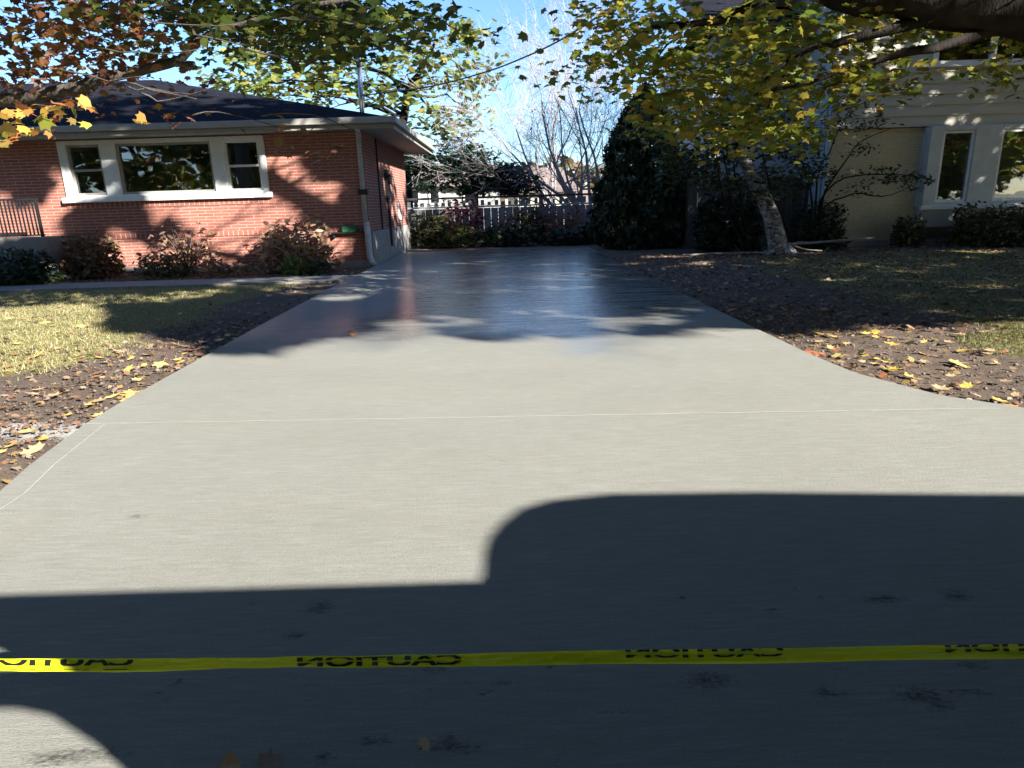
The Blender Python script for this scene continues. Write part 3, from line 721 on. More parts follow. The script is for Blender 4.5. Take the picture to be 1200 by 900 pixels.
# right street maple, whose limbs hang into the top right of the picture
TA = (9.3, 6.6, 0)
ta = tree('maple_tree', 'large maple with heavy dark limbs and yellow green leaves, top right', TA)
wood = MB()
limb(wood, [(9.3, 6.6, -.1), (9.25, 6.6, 1.2), (9.1, 6.5, 2.6), (8.9, 6.4, 3.9), (8.6, 6.2, 5.4), (8.2, 5.4, 8), (7.5, 3, 11.5)], .5, .16, .03, 12, 12)
def pxl(lst): return [pl(u, v, Y) for u, v, Y in lst]
limb(wood, [Vector((9.2, 6.55, 2.5))] + pxl([(1330, 20, 6.8), (1200, 4, 7.0), (1100, -1, 7.1), (1030, -6, 7.2), (970, -24, 7.3), (900, -70, 7.4)]), .38, .16, .03, 18, 10)
limb(wood, pxl([(1000, 2, 7.25), (930, -12, 7.3), (890, 4, 7.4), (848, 22, 7.4), (812, 28, 7.5), (770, 31, 7.6), (742, 48, 7.7), (715, 70, 7.8)]), .075, .012, .01, 18, 7)
limb(wood, pxl([(805, 28, 7.5), (790, 45, 7.6), (775, 62, 7.7), (770, 80, 7.8)]), .022, .006, .01, 8, 5)
limb(wood, pxl([(1110, 18, 7.1), (1030, 38, 7.1), (985, 48, 7.2), (950, 56, 7.3), (918, 75, 7.4), (896, 95, 7.5)]), .07, .012, .01, 16, 7)
limb(wood, pxl([(1180, 32, 7.0), (1110, 52, 7.0), (1065, 62, 7.0), (1030, 70, 7.1), (1000, 78, 7.1), (960, 94, 7.2), (915, 104, 7.3), (880, 112, 7.4)]), .06, .010, .01, 16, 7)
limb(wood, pxl([(950, 56, 7.3), (930, 72, 7.3), (905, 110, 7.4), (893, 140, 7.4)]), .025, .006, .01, 8, 5)
limb(wood, pxl([(985, 95, 7.2), (968, 105, 7.2), (955, 130, 7.3)]), .012, .005, .01, 8, 5)
# overhead scaffold limbs (above the frame) whose shadows fall on the lawns and the brick wall
tops = []
for tgt in [(3.5, 5.5, 6.2), (0.5, 7.5, 6.6), (5.0, 1.5, 6.3), (2.0, 9.0, 7.0), (-2.0, 6.5, 6.6), (9.0, 1.0, 6.5), (7.5, 10.0, 7.2), (5.5, 7.0, 8.2)]:
    s0 = Vector((8.75, 6.3, random.uniform(4.3, 6.2)))
    t_ = Vector(tgt); mid = s0.lerp(t_, .5)+Vector((0, 0, .35))
    pth = limb(wood, [s0, mid, t_], .17, .045, .08, 12, 8)
    for k in (4, 6, 8, 10, 12):
        for _ in range(3):
            q = pth[k]+Vector((random.gauss(0, 1.3), random.gauss(0, .9), random.gauss(.2, .5)))
            limb(wood, [pth[k], pth[k].lerp(q, .5)+Vector((0, 0, .1)), q], .04, .010, .04, 5, 5)
wood.build('trunk', MT['bark'], ta, smooth=True)
blobsA = [(705, 14, 34, 20, 60), (745, 18, 55, 25, 140), (690, 48, 30, 16, 40), (668, 88, 22, 7, 26), (730, 62, 45, 25, 120), (790, 55, 60, 35, 190), (720, 95, 38, 12, 70), (780, 100, 55, 25, 150), (845, 60, 55, 45, 220),
          (850, 115, 65, 35, 260), (900, 80, 55, 40, 200), (800, 140, 45, 15, 60), (830, 150, 60, 22, 110), (880, 155, 45, 20, 100), (925, 130, 45, 30, 140), (935, 163, 26, 12, 36), (960, 70, 45, 40, 120), (1000, 30, 55, 25, 90),
          (1010, 95, 45, 22, 90), (1050, 60, 40, 20, 50), (1060, 15, 90, 18, 170), (1150, 12, 70, 22, 200), (1185, 42, 40, 14, 70), (1165, 82, 34, 10, 40), (1190, 95, 18, 9, 26), (1040, 92, 20, 10, 26), (885, 30, 60, 30, 120), (940, 20, 50, 25, 70)]
blobsA = [(a_, b_, c_, d_, int(e_*(1.15 if a_ < 790 else 1.65))) for a_, b_, c_, d_, e_ in blobsA]
leaf_cloud('crown', blob_points(blobsA, 6.8, 9.8, 8, .15), .122, MT['leaf_gold'], ta, 'maple', .55, 1.35, .15)

def wall_noise(x, z): return 1.15*mnoise.noise((x*.75, z*1.0, 12.3))+.45*mnoise.noise((x*2.2, z*2.6, 3.3))
HOLES = [(*landing(pl(u_, v_, 8.2)), 1.5, .95) for u_, v_ in ((745, 25), (740, 88), (700, 108), (800, 95), (850, 170), (890, 150), (960, 30), (985, 90), (1040, 85), (930, 165), (835, 60), (660, 30), (690, 60), (770, 45), (720, 20), (900, 95), (820, 130), (1010, 55), (955, 130))]+[(*landing(pl(u_, v_, 7.0)), .9, .7) for u_, v_ in ((60, 25), (120, 70), (200, 95), (300, 55), (420, 60), (30, 90), (80, 40), (170, 30), (130, 100), (480, 30))]+[(-2.2, 12.4, 1.7, .9), (-.6, 13.6, 1.6, .45), (-.9, 7.6, .8, .5), (1.9, 8.0, .6, .25), (-2.5, 10.2, .6, .7), (-2.7, 14.3, .8, .5), (.3, 14.6, 1.5, .3), (-5.4, 15.95, 1.2, .55), (-8.0, 16.0, 1.1, .55)]
def canopy_points(c, r, n, near=False):
    out = []; tries = 0
    def hole(gx, gy): return any(((gx-a)/c)**2+((gy-b)/d)**2 < 1 for a, b, c, d in HOLES)
    while len(out) < n and tries < n*30:
        tries += 1
        q = rng.normal(0, 1, 3); q /= np.linalg.norm(q); q *= rng.uniform(.15, 1)**.45
        p = (c[0]+r[0]*q[0], c[1]+r[1]*q[1], c[2]+r[2]*q[2])
        if p[2] < 2.6: continue
        u, v = pj(p)
        if -80 < u < 1280 and -45 < v < 900 and p[1] > 0: continue
        if p[1] < 1.5 and abs(p[0]) < 2 and p[2] < 4.5: continue
        gx, gy = landing(p)
        if near:
            if gy < .75+.3*mnoise.noise((gx*.8, 0, 4)) or gx < -11 or gx > 9.5: out.append(p)
            continue
        if not shade_ok(p): continue
        if hole(gx, gy) and rng.random() > .07: continue
        # what stands in the way of the light?
        zw = p[2]-(YH-p[1])/SK; xw = p[0]-SL*(YH-p[1])/SK
        if zw > 0 and xw < -2.4 and p[1] < YH:
            if zw < 3.1:
                if wall_noise(xw, zw)+(.34 if zw > 2.0 else -.36) < 0: continue
            elif rng.random() < .35: continue
        elif gy < 18:
            nz = mnoise.noise((gx*.55, gy*.9, 7.7))+.5*mnoise.noise((gx*1.6, gy*2.6, 1.7))
            thr = -.42 if -2.6 < gx < 2.4 else (-.62 if gx < 0 else -.43)
            if nz < thr: continue
        else:
            nz = mnoise.noise((p[0]*.6, p[2]*.9, p[1]*.5))
            if nz < -.38: continue
        out.append(p)
    return out
leaf_cloud('crown', canopy_points((5.5, 3.0, 7.0), (10.5, 8.5, 3.7), 17000), .34, MT['leaf_canopy'], ta, 'maple', .8, 1.2, .15)
leaf_cloud('crown', canopy_points((5, -3.5, 11.5), (14, 8.5, 5.0), 14000), .5, MT['leaf_canopy'], ta, 'maple', .8, 1.2, .15)  # unseen high crown added to cut skylight on the foreground shadow
# second street maple further right, outside the frame, shading the right house
TD = (18.5, 4.0, 0)
td = tree('maple_tree', 'tall maple off to the right shading the two storey house', TD)
wood = MB(); limb(wood, [(18.5, 4, -.1), (18.4, 4, 2.5), (18.2, 4.1, 5), (18, 4.2, 8)], .45, .18, .04, 10, 12)
for tgt in [(14, 8, 7), (12.5, 3, 7), (21, 8, 7.5), (15.5, 9, 8), (22, 2, 7), (15, -2.5, 7), (20, 5, 9), (12.5, -2, 7)]:
    s0 = Vector((18.2, 4.1, random.uniform(3.6, 6.0))); t_ = Vector(tgt)
    pth = limb(wood, [s0, s0.lerp(t_, .5)+Vector((0, 0, .4)), t_], .16, .04, .08, 10, 8)
    for k in (5, 7, 9, 10):
        for _ in range(3):
            q = pth[k]+Vector((random.gauss(0, 1.3), random.gauss(0, 1), random.gauss(.2, .5)))
            limb(wood, [pth[k], pth[k].lerp(q, .5), q], .04, .010, .04, 5, 5)
wood.build('trunk', MT['bark'], td, smooth=True)
leaf_cloud('crown', canopy_points((16.0, 2.5, 6.8), (9.5, 9.5, 4.0), 19000), .36, MT['leaf_canopy'], td, 'maple', .8, 1.2, .15)

leaf_cloud('crown', canopy_points((17, 11.5, 9), (8.5, 4.8, 3.2), 7000), .38, MT['leaf_canopy'], td, 'maple', .8, 1.2, .15)
# unseen maple added behind the truck; its crowns block skylight from the foreground
tn_ = tree('maple_tree', 'unseen maple added behind the parked truck to block skylight', (6, -10.5, 0))
wood = MB(); limb(wood, [(6, -10.5, -.1), (5.9, -10.4, 2.2), (5.5, -10.2, 4.2), (4.8, -10, 7.5), (5, -11.5, 13)], .5, .14, .04, 10, 10)
for tgt in [(0, -12, 10), (10, -14, 11), (-8, -10, 9), (-3, -10, 7.5), (9, -8, 7), (3, -6.5, 7.5), (5, -12, 9), (1, -12, 7.5)]:
    limb(wood, [(5.5, -10.2, 4.2), Vector((5.5, -10.2, 4.6)).lerp(Vector(tgt), .5), tgt], .15, .03, .08, 8, 7)
wood.build('trunk', MT['bark'], tn_, smooth=True)
leaf_cloud('crown', canopy_points((1, -7.5, 7.6), (15, 7.5, 4.2), 12000, True), .48, MT['leaf_canopy'], tn_, 'maple', .8, 1.2, .15)
leaf_cloud('crown', canopy_points((6, -15.5, 11.5), (18, 9, 6.0), 15000, True), .66, MT['leaf_canopy'], tn_, 'maple', .8, 1.2, .15)
leaf_cloud('crown', canopy_points((-13, -8, 8), (9, 10, 5.0), 7000, True), .6, MT['leaf_canopy'], tn_, 'maple', .8, 1.2, .15)
# a third street maple beyond it, and the trees across the street (seen mirrored in the window panes)
te2 = tree('maple_tree', 'maple out of frame at far right beside the two storey house', (25.5, 11, 0))
wood = MB(); limb(wood, [(25.5, 11, -.1), (25.4, 11, 3), (25.2, 11, 5), (25, 11, 8.5)], .4, .12, .04, 10, 10)
for tgt in [(21, 9, 8), (22, 13, 8), (28, 9, 8), (24, 7, 7.5), (27, 13, 9)]:
    limb(wood, [(25.2, 11, 5), Vector((25.2, 11, 5)).lerp(Vector(tgt), .5), tgt], .14, .03, .08, 8, 7)
wood.build('trunk', MT['bark'], te2, smooth=True)
leaf_cloud('crown', canopy_points((24, 10.5, 7.5), (8.5, 6.5, 4.2), 9000), .40, MT['leaf_canopy'], te2, 'maple', .8, 1.2, .15)
for k, (x, y, h, lab_) in enumerate([(-30, -24, 10, 'street tree opposite the bungalow, far left across the road'), (-17, -21, 8.5, 'street tree opposite the picture window across the road'), (-3, -25, 11, 'street tree directly behind the camera across the road'), (10, -22, 9, 'street tree across the road behind the truck cab'), (22, -26, 11, 'street tree far right across the road'), (32, -16, 8, 'low crowned street tree facing the bay window'), (41, -25, 10, 'tall street tree facing the bay window'), (52, -22, 9, 'street tree farthest right across the road'), (-45, -26, 10, 'street tree farthest left across the road')]):
    e_ = tree('street_tree', lab_, (x, y, 0)); wood = MB()
    tr_ = limb(wood, [(x, y, -.1), (x+.1, y, h*.3), (x, y+.1, h*.55), (x+.1, y, h*.9)], .35, .06, .05, 8, 8)
    for q_ in range(9):
        s_ = tr_[random.choice((3, 4, 5, 6))]; limb(wood, [s_, s_+Vector((random.gauss(0, 2.4), random.gauss(0, 2), random.uniform(.6, 2.4)))], .1, .02, .06, 5, 5)
    wood.build('trunk', MT['bark'], e_, smooth=True)
    P_ = []
    while len(P_) < 2600:
        q = rng.normal(0, 1, 3); q /= np.linalg.norm(q); q *= rng.uniform(.1, 1)**.4
        p = (x+q[0]*6.5, y+q[1]*4.5, h*.56+q[2]*h*.47)
        if mnoise.noise((p[0]*.35, p[1]*.35, p[2]*.45)) < -.22 or p[2] < .8: continue
        P_.append(p)
    leaf_cloud('crown', P_, .8, MT['leaf_gold'] if k % 2 else MT['leaf_canopy'], e_, 'maple', .8, 1.2, .15)

# left maple: rust and green leaves across the top left
TB = (-9.6, 7.6, 0)
tb = tree('maple_tree', 'maple with rust and dark green leaves hanging over brick house, top left', TB)
wood = MB()
limb(wood, [(-9.6, 7.6, -.1), (-9.5, 7.6, 1.0), (-9.2, 7.6, 2.2), (-9.0, 7.7, 4), (-8.7, 7.6, 6.5)], .36, .16, .03, 10, 10)
limb(wood, [Vector((-9.3, 7.6, 1.7))] + pxl([(-120, 128, 7.5), (0, 118, 7.4), (70, 108, 7.3), (120, 92, 7.2), (165, 82, 7.2), (205, 72, 7.1), (228, 52, 7.1), (255, 38, 7.0), (330, 15, 6.8), (420, -5, 6.6)]), .085, .022, .012, 26, 9)
limb(wood, pxl([(232, 49, 7.1), (228, 40, 7.1), (220, 28, 7.1), (215, 15, 7.2)]), .022, .008, .006, 6, 6)
limb(wood, pxl([(195, 74, 7.1), (212, 75, 7.1), (228, 75.5, 7.1)]), .035, .03, .002, 4, 7)
limb(wood, [Vector((-9.0, 7.6, 3.6)), Vector((-6.5, 7.0, 4.4)), Vector((-3.8, 6.0, 4.5)), Vector((-1.5, 5.6, 4.3))], .12, .02, .05, 14, 7)
for k in range(14):
    u, v = random.uniform(-20, 330), random.uniform(10, 140); Y = random.uniform(5, 7)
    limb(wood, pxl([(u, v, Y), (u+random.uniform(20, 60), v+random.uniform(-8, 14), Y), (u+random.uniform(60, 120), v+random.uniform(-10, 26), Y-.1)]), .009, .003, .01, 6, 4)
wood.build('trunk', MT['bark_grey'], tb, smooth=True)
rust = [(35, 25, 60, 30, 190), (110, 30, 60, 25, 150), (60, 70, 60, 20, 110), (150, 60, 50, 14, 60), (90, 98, 70, 12, 70), (20, 100, 40, 14, 45), (190, 95, 55, 10, 36), (170, 15, 50, 16, 80), (160, 130, 110, 18, 28), (300, 150, 60, 20, 14), (380, 178, 24, 6, 8), (30, 55, 30, 20, 60), (130, 75, 60, 10, 40)]
rust = [(a_, b_, c_, d_, int(e_*1.15)) for a_, b_, c_, d_, e_ in rust]
leaf_cloud('crown', blob_points(rust, 5.8, 8.4, 6, .16), .115, MT['leaf_rust'], tb, 'maple', .6, 1.4, .2)
grn = [(160, 45, 30, 15, 40), (240, 14, 50, 15, 130), (215, 58, 30, 9, 30), (300, 22, 60, 25, 240), (370, 25, 60, 28, 280), (430, 22, 50, 24, 200), (480, 26, 32, 16, 80), (505, 36, 16, 8, 24), (345, 52, 60, 14, 110), (410, 52, 45, 10, 60), (270, 42, 22, 12, 30), (130, 10, 60, 10, 80), (560, 46, 8, 5, 6)]
grn = [(a_, b_, c_, d_, int(e_*1.55)) for a_, b_, c_, d_, e_ in grn]
leaf_cloud('crown', blob_points(grn, 6.2, 9.0, 8, .15), .125, MT['leaf_green'], tb, 'maple', .6, 1.4, .15)
br = [(20, 145, 30, 14, 14), (70, 128, 40, 8, 8), (25, 131, 22, 4, 6), (62, 136, 22, 7, 7), (14, 160, 16, 12, 6), (50, 152, 20, 6, 5), (8, 142, 10, 6, 3), (165, 141, 5, 4, 2), (100, 140, 8, 3, 2), (92, 122, 14, 4, 3)]
leaf_cloud('crown', blob_points(br, 4.0, 4.8, 1, .02, check=False), .115, MT['leaf_bright'], tb, 'maple', .6, 1.2, .15)

leaf_cloud('crown', canopy_points((-8, 4.0, 7.2), (8, 8, 3.6), 7000), .36, MT['leaf_canopy'], tb, 'maple', .8, 1.2, .15)  # out-of-frame overhead crown, added to shut out sky on the left
# ------------------------------------------------------------------ trees behind the houses
def wood_to(mb, base, hubs, r0, r1, sides=6):
    for h in hubs: limb(mb, [base, base.lerp(h, .5)+Vector((random.gauss(0, .2), 0, .2)), h], r0, r1, .08, 8, sides)
tc = tree('yellow_leaf_tree', 'tall loose tree with yellow green leaves rising behind brick house', tuple(pl(474, 285, 28)*1) )
wood = MB(); b0 = Vector((pl(476, 270, 28).x, 28, -.1))
tr = limb(wood, [b0, pl(474, 180, 28), pl(472, 140, 28), pl(478, 105, 28), pl(492, 85, 28), pl(510, 50, 28)], .28, .06, .04, 14, 8)
for (u, v) in [(420, 95), (350, 85), (300, 105), (260, 100), (330, 65), (400, 60), (540, 100), (560, 130), (520, 150), (545, 60), (500, 60), (450, 120), (380, 120)]:
    s = tr[random.choice((6, 7, 8, 9, 10))]; e = pl(u, v, 28+random.uniform(-1.5, 1.5))
    pth = limb(wood, [s, s.lerp(e, .5)+Vector((0, 0, .15)), e], .07, .015, .1, 8, 5)
    for k in (4, 6, 8):
        q = pth[k]+Vector((random.gauss(0, .8), random.gauss(0, .5), random.gauss(0, .4)))
        limb(wood, [pth[k], q], .02, .006, .03, 3, 4)
wood.build('trunk', MT['bark'], tc, smooth=True)
bl = [(275, 90, 40, 12, 150), (300, 68, 45, 14, 150), (345, 88, 50, 16, 220), (330, 110, 60, 12, 200), (390, 70, 45, 18, 170), (400, 105, 50, 14, 200), (440, 85, 40, 18, 150), (270, 112, 34, 9, 90), (450, 118, 30, 8, 60), (500, 75, 36, 16, 120), (540, 50, 22, 18, 100), (545, 30, 14, 14, 50),
      (520, 105, 42, 12, 120), (550, 90, 30, 10, 70), (545, 125, 34, 10, 90), (510, 150, 36, 12, 110), (550, 150, 22, 8, 50), (495, 128, 24, 7, 40), (560, 70, 22, 8, 46), (480, 50, 30, 14, 70), (330, 125, 60, 8, 90)]
leaf_cloud('crown', blob_points(bl, 26, 30, 10, .28, 1.5, check=False), .34, MT['leaf_back'], tc, 'oval', .5, 1.3, .1)

te = tree('evergreen_tree', 'dark flat topped evergreen tree spreading over the back fence', (pl(560, 270, 26.5).x, 26.5, 0))
wood = MB(); b0 = Vector((pl(557, 270, 26.5).x, 26.5, -.1))
tr = limb(wood, [b0, pl(556, 235, 26.5), pl(552, 205, 26.5), pl(548, 178, 26.5)], .2, .05, .03, 8, 7)
for (u, v) in [(490, 200), (510, 185), (530, 215), (600, 205), (625, 222), (590, 225), (575, 195), (520, 172)]:
    s = tr[random.choice((3, 4, 5, 6))]; limb(wood, [s, pl(u, v, 26.5)], .05, .012, .04, 5, 5)
wood.build('trunk', MT['bark'], te, smooth=True)
bl = [(490, 187, 20, 10, 260), (515, 195, 36, 16, 650), (505, 215, 30, 8, 260), (545, 180, 28, 10, 380), (560, 203, 40, 17, 800), (590, 207, 32, 14, 560), (614, 216, 20, 11, 330), (575, 222, 40, 8, 380), (540, 220, 40, 7, 200), (535, 168, 20, 6, 90), (605, 200, 16, 6, 110)]
leaf_cloud('crown', blob_points(bl, 25.3, 27.5, 12, .13, 1.6, check=False), .26, MT['leaf_dkever'], te, 'spray', .5, 1.3, .1)

# bare pale tree, several leaning stems
tg = tree('bare_tree', 'leafless pale tree with many leaning stems against the sky', (pl(694, 268, 27).x, 27, 0))
wood = MB()
def grow(p, d, L, r, depth):
    segs = 4; path = [p.copy()]; dd = d.copy()
    for _ in range(segs):
        dd = (dd+Vector((random.gauss(0, .10), random.gauss(0, .10), random.gauss(.03, .08)))).normalized()
        path.append(path[-1]+dd*L/segs)
    rr = [r*(1-.4*i/segs) for i in range(segs+1)]
    wood.tube(path, rr, 6 if r > .03 else (4 if r > .012 else 3), cap=False)
    if depth == 0: return
    n = 3 if depth > 1 else 4
    for k in range(n):
        i = segs if k == 0 else random.choice((1, 2, 3, 4))
        sd = (dd+Vector((random.gauss(0, .55), random.gauss(0, .4), random.gauss(.02, .42)))*(.5 if k == 0 else 1.15)).normalized()
        grow(path[i], sd, L*random.uniform(.58, .82), max(.0055, rr[i]*(.72 if k == 0 else .5)), depth-1)
b0 = Vector((pl(697, 268, 27).x, 27, -.1))
for (u, v, r, L) in [(600, 200, .085, 2.9), (640, 205, .10, 2.8), (660, 190, .11, 2.9), (685, 180, .10, 2.6), (725, 205, .08, 2.4), (590, 228, .06, 2.6), (630, 170, .08, 3.2), (665, 215, .09, 2.3), (575, 215, .06, 2.6), (615, 150, .07, 3.0), (700, 150, .08, 3.0), (648, 225, .06, 2.2)]:
    d = (pl(u, v, 27+random.uniform(-1, 1))-b0).normalized(); grow(b0+Vector((random.gauss(0, .15), random.gauss(0, .15), 0)), d, L*1.12, r, 5)
wood.build('trunk', MT['bark_pale'], tg)
leaf_cloud('crown', blob_points([(650, 130, 40, 30, 30), (690, 150, 30, 30, 30), (640, 60, 40, 20, 14), (660, 210, 40, 12, 60)], 26.4, 27.6, 2, .3, check=False), .13, MT['leaf_orange'], tg, 'oval', .6)

# second, far bare tree whose fine twigs whiten the sky at the top centre
tg2 = tree('bare_tree', 'far leafless tree with fine twigs at the top centre sky', (pl(640, 250, 42).x, 42, 0))
wood = MB(); b0 = Vector((pl(648, 255, 42).x, 42, -.1))
for (u, v, r, L) in [(640, 120, .11, 5.2), (600, 130, .09, 4.6), (675, 110, .09, 4.8)]:
    d = (pl(u, v, 42)-b0).normalized(); grow(b0+Vector((0, 0, 0)), d, L, r, 4)
wood.build('trunk', MT['bark_pale'], tg2)

# tall cedar
YC = 19.6
cb = Vector((pl(752, 284, YC).x, YC, 0)); ctop = pl(752, 103, YC).z
tcd = tree('cedar_tree', 'tall dark cedar shaped like a cone at right end of driveway', tuple(cb))
mb = MB(); limb(mb, [(cb.x, YC, -.1), (cb.x, YC, ctop*.5), (cb.x+.05, YC, ctop*.95)], .16, .02, .02, 8, 7); mb.build('trunk', MT['bark'], tcd, smooth=True)
pts = []
wmax = (pl(806, 250, YC).x-pl(694, 250, YC).x)/2
for _ in range(13000):
    t = random.random()**1.15; z = .03+t*ctop
    prof = 1.06*(1-t**2.3)**.85 if t > .12 else .88+1.4*t
    a = random.uniform(0, 2*math.pi); q = random.uniform(.45, 1.0)**.6
    lump = 1+.24*mnoise.noise((math.cos(a)*2.2, math.sin(a)*2.2, z*1.6))+.07*mnoise.noise((math.cos(a)*5, math.sin(a)*5, z*5))
    r = wmax*prof*q*lump
    pts.append((cb.x+r*math.cos(a), YC+r*.75*math.sin(a), z))
leaf_cloud('crown', pts, .26, MT['leaf_cedar'], tcd, 'spray', .55, 1.0, .1, upright=True)

# leaning pale trunk with small dark leaves
YB = 15.9
tl = tree('leaning_birch', 'leaning tree with mottled pale trunk and small dark leaves', (gd(912, 297).x, YB, 0))
wood = MB(); g0 = pl(914, 300, YB); g0.z = -.1
tr = limb(wood, [g0, pl(908, 270, YB), pl(898, 240, YB), pl(884, 210, YB), pl(873, 188, YB), pl(866, 165, YB), pl(862, 130, YB), pl(858, 95, YB)], .25, .08, .02, 18, 10)
for an_ in (0, 1.3, 2.4, 3.6, 5.0):
    limb(wood, [g0+Vector((0, 0, .42)), g0+Vector((.18*math.cos(an_), .18*math.sin(an_), .2)), g0+Vector((.48*math.cos(an_), .42*math.sin(an_), .0))], .13, .05, .01, 6, 7)
tk = wood.build('trunk', MT['birch'], tl, smooth=True)
wood = MB()
for (u, v) in [(800, 175), (820, 150), (840, 120), (900, 120), (940, 180), (930, 140), (790, 200), (860, 80), (960, 200), (815, 125), (830, 195)]:
    s = tr[random.choice((10, 11, 12, 13, 14))]; e = pl(u, v, YB+random.uniform(-.8, .8))
    pth = limb(wood, [s, s.lerp(e, .5)+Vector((0, 0, .1)), e], .035, .008, .05, 7, 5)
for du in (-32, -22, -12, 30):
    limb(wood, [Vector((pl(905+du, 298, YB+.4).x, YB+.4, -.1)), pl(880+du, 240, YB+.4), pl(868+du*.9, 180, YB+.4), pl(850+du, 120, YB+.4)], .035, .012, .03, 8, 5)
wood.build('limbs', MT['bark'], tl, smooth=True)
bl = [(800, 180, 26, 12, 170), (830, 150, 40, 18, 300), (820, 190, 30, 10, 120), (850, 120, 40, 20, 240), (890, 140, 36, 20, 220), (925, 180, 34, 12, 180), (900, 205, 20, 12, 90), (945, 200, 18, 10, 80), (850, 180, 26, 12, 110), (780, 155, 22, 12, 90), (770, 135, 18, 10, 60), (860, 90, 40, 14, 120), (940, 160, 18, 10, 60), (815, 205, 36, 12, 300), (850, 215, 30, 12, 160), (800, 190, 30, 14, 200), (925, 205, 24, 14, 160), (900, 225, 26, 14, 150)]
leaf_cloud('crown', blob_points(bl, YB-1.1, YB+1.3, 8, .14, 1.5, check=False), .14, MT['leaf_small'], tl, 'oval', .6, 1.3)

# thin open shrub-tree in front of the right house corner
YS = 16.8
tsx = gd(958, 292)
tn = tree('serviceberry_tree', 'thin open small tree spreading sparse twigs before cream brick wall', (tsx.x, YS, 0))
wood = MB(); b0 = Vector((pl(955, 288, YS).x, YS, -.1))
for path in ([(960, 240), (985, 210), (1020, 205), (1060, 205), (1095, 212)], [(955, 230), (965, 190), (985, 150), (1000, 120)], [(965, 230), (990, 190), (1010, 165), (1045, 150)], [(950, 230), (940, 190), (950, 150), (985, 110)], [(965, 245), (1000, 228), (1040, 230), (1070, 215)]):
    limb(wood, [b0]+[pl(u, v, YS+random.uniform(-.2, .2)) for u, v in path], .035, .007, .02, 14, 5)
wood.build('trunk', MT['bark'], tn, smooth=True)
bl = [(1000, 125, 26, 12, 150), (985, 150, 26, 12, 120), (1015, 145, 26, 10, 90), (1000, 175, 20, 10, 50), (1060, 208, 32, 8, 150), (1075, 215, 22, 6, 60), (1035, 200, 20, 8, 50), (1015, 210, 30, 10, 40), (1000, 228, 30, 10, 36), (960, 180, 16, 20, 70), (945, 215, 14, 14, 70), (975, 205, 14, 10, 40)]
leaf_cloud('crown', blob_points(bl, YS-.35, YS+.35, 7, .09, 1.6, check=False), .10, MT['leaf_small'], tn, 'oval', .6, 1.3)

# ------------------------------------------------------------------ shrubs
def shrub(name, label, u0, u1, v0, Y, mat, n, size, tpl='oval', cat='shrub', depth=None, stems=9, dome=.6, jit=.0, vb=None, group=None, hollow=.0, tilt=.7):
    x0, x1 = pl(u0, 280, Y).x, pl(u1, 280, Y).x; h = pl((u0+u1)/2, v0, Y).z
    cx, rx_ = (x0+x1)/2, (x1-x0)/2; dy = depth or rx_*.55
    e = empty(name, (cx, Y, 0), label, cat, group)
    w = MB()
    for k in range(stems):
        a = random.uniform(0, 2*math.pi); q = random.uniform(.2, .85)
        tip = Vector((cx+rx_*q*math.cos(a), Y+dy*q*math.sin(a), h*random.uniform(.55, .95)))
        limb(w, [Vector((cx+.1*math.cos(a), Y+.1*math.sin(a), -.08)), Vector((cx+rx_*q*.4*math.cos(a), Y+dy*.4*q*math.sin(a), tip.z*.5)), tip], .016, .005, .02, 6, 4)
    w.build('stem', MT['stem'], e)
    pts = []
    while len(pts) < n:
        a = random.uniform(0, 2*math.pi); el = random.random(); q = random.uniform(hollow, 1)**.4
        r = math.sqrt(1-el**2)**dome
        lump = 1+.25*mnoise.noise((math.cos(a)*1.7+cx, math.sin(a)*1.7, el*3))
        pts.append((cx+rx_*r*q*lump*math.cos(a), Y+dy*r*q*lump*math.sin(a), max(.03, h*el*q*lump*.97)))
    leaf_cloud('foliage', pts, size, mat, e, tpl, tilt, 1.25)
    return e
shrub('hydrangea_bush', 'large dried hydrangea bush with pinkish flower heads near house corner', 298, 394, 254, 15.0, MT['leaf_hyd'], 1500, .15, 'oval', 'shrub', .55, 16, .5)
shrub('hydrangea_bush', 'thin leggy hydrangea with pale flower heads below the picture window', 170, 262, 262, 15.1, MT['leaf_hyd'], 360, .13, 'oval', 'shrub', .5, 18, .5)
shrub('brown_shrub', 'rounded shrub with brown gold leaves beside the porch', 68, 140, 266, 15.0, MT['leaf_brown'], 1300, .13, 'oval', 'shrub', .5, 12, .5)
shrub('juniper_bush', 'low dark juniper in front of the concrete porch', -40, 62, 287, 13.75, MT['leaf_cedar'], 1100, .16, 'spray', 'shrub', .45, 8, .6)
shrub('leafy_perennial', 'low green perennial clump at the foot of large hydrangea', 328, 356, 297, 14.35, MT['leaf_peren'], 130, .20, 'oval4', 'plant', .28, 5, .7, tilt=.9)
shrub('leafy_perennial', 'dark green low perennial right of the yellow green clump', 352, 384, 303, 14.3, MT['leaf_hedge'], 150, .16, 'oval4', 'plant', .3, 5, .7)
shrub('leafy_perennial', 'low dark green plant below thin leggy hydrangea', 150, 222, 296, 14.5, MT['leaf_hedge'], 420, .13, 'oval4', 'plant', .35, 6, .7)
shrub('leafy_perennial', 'small brownish plant between the two hydrangea bushes', 228, 300, 303, 14.5, MT['leaf_brown'], 240, .12, 'oval4', 'plant', .3, 6, .7)
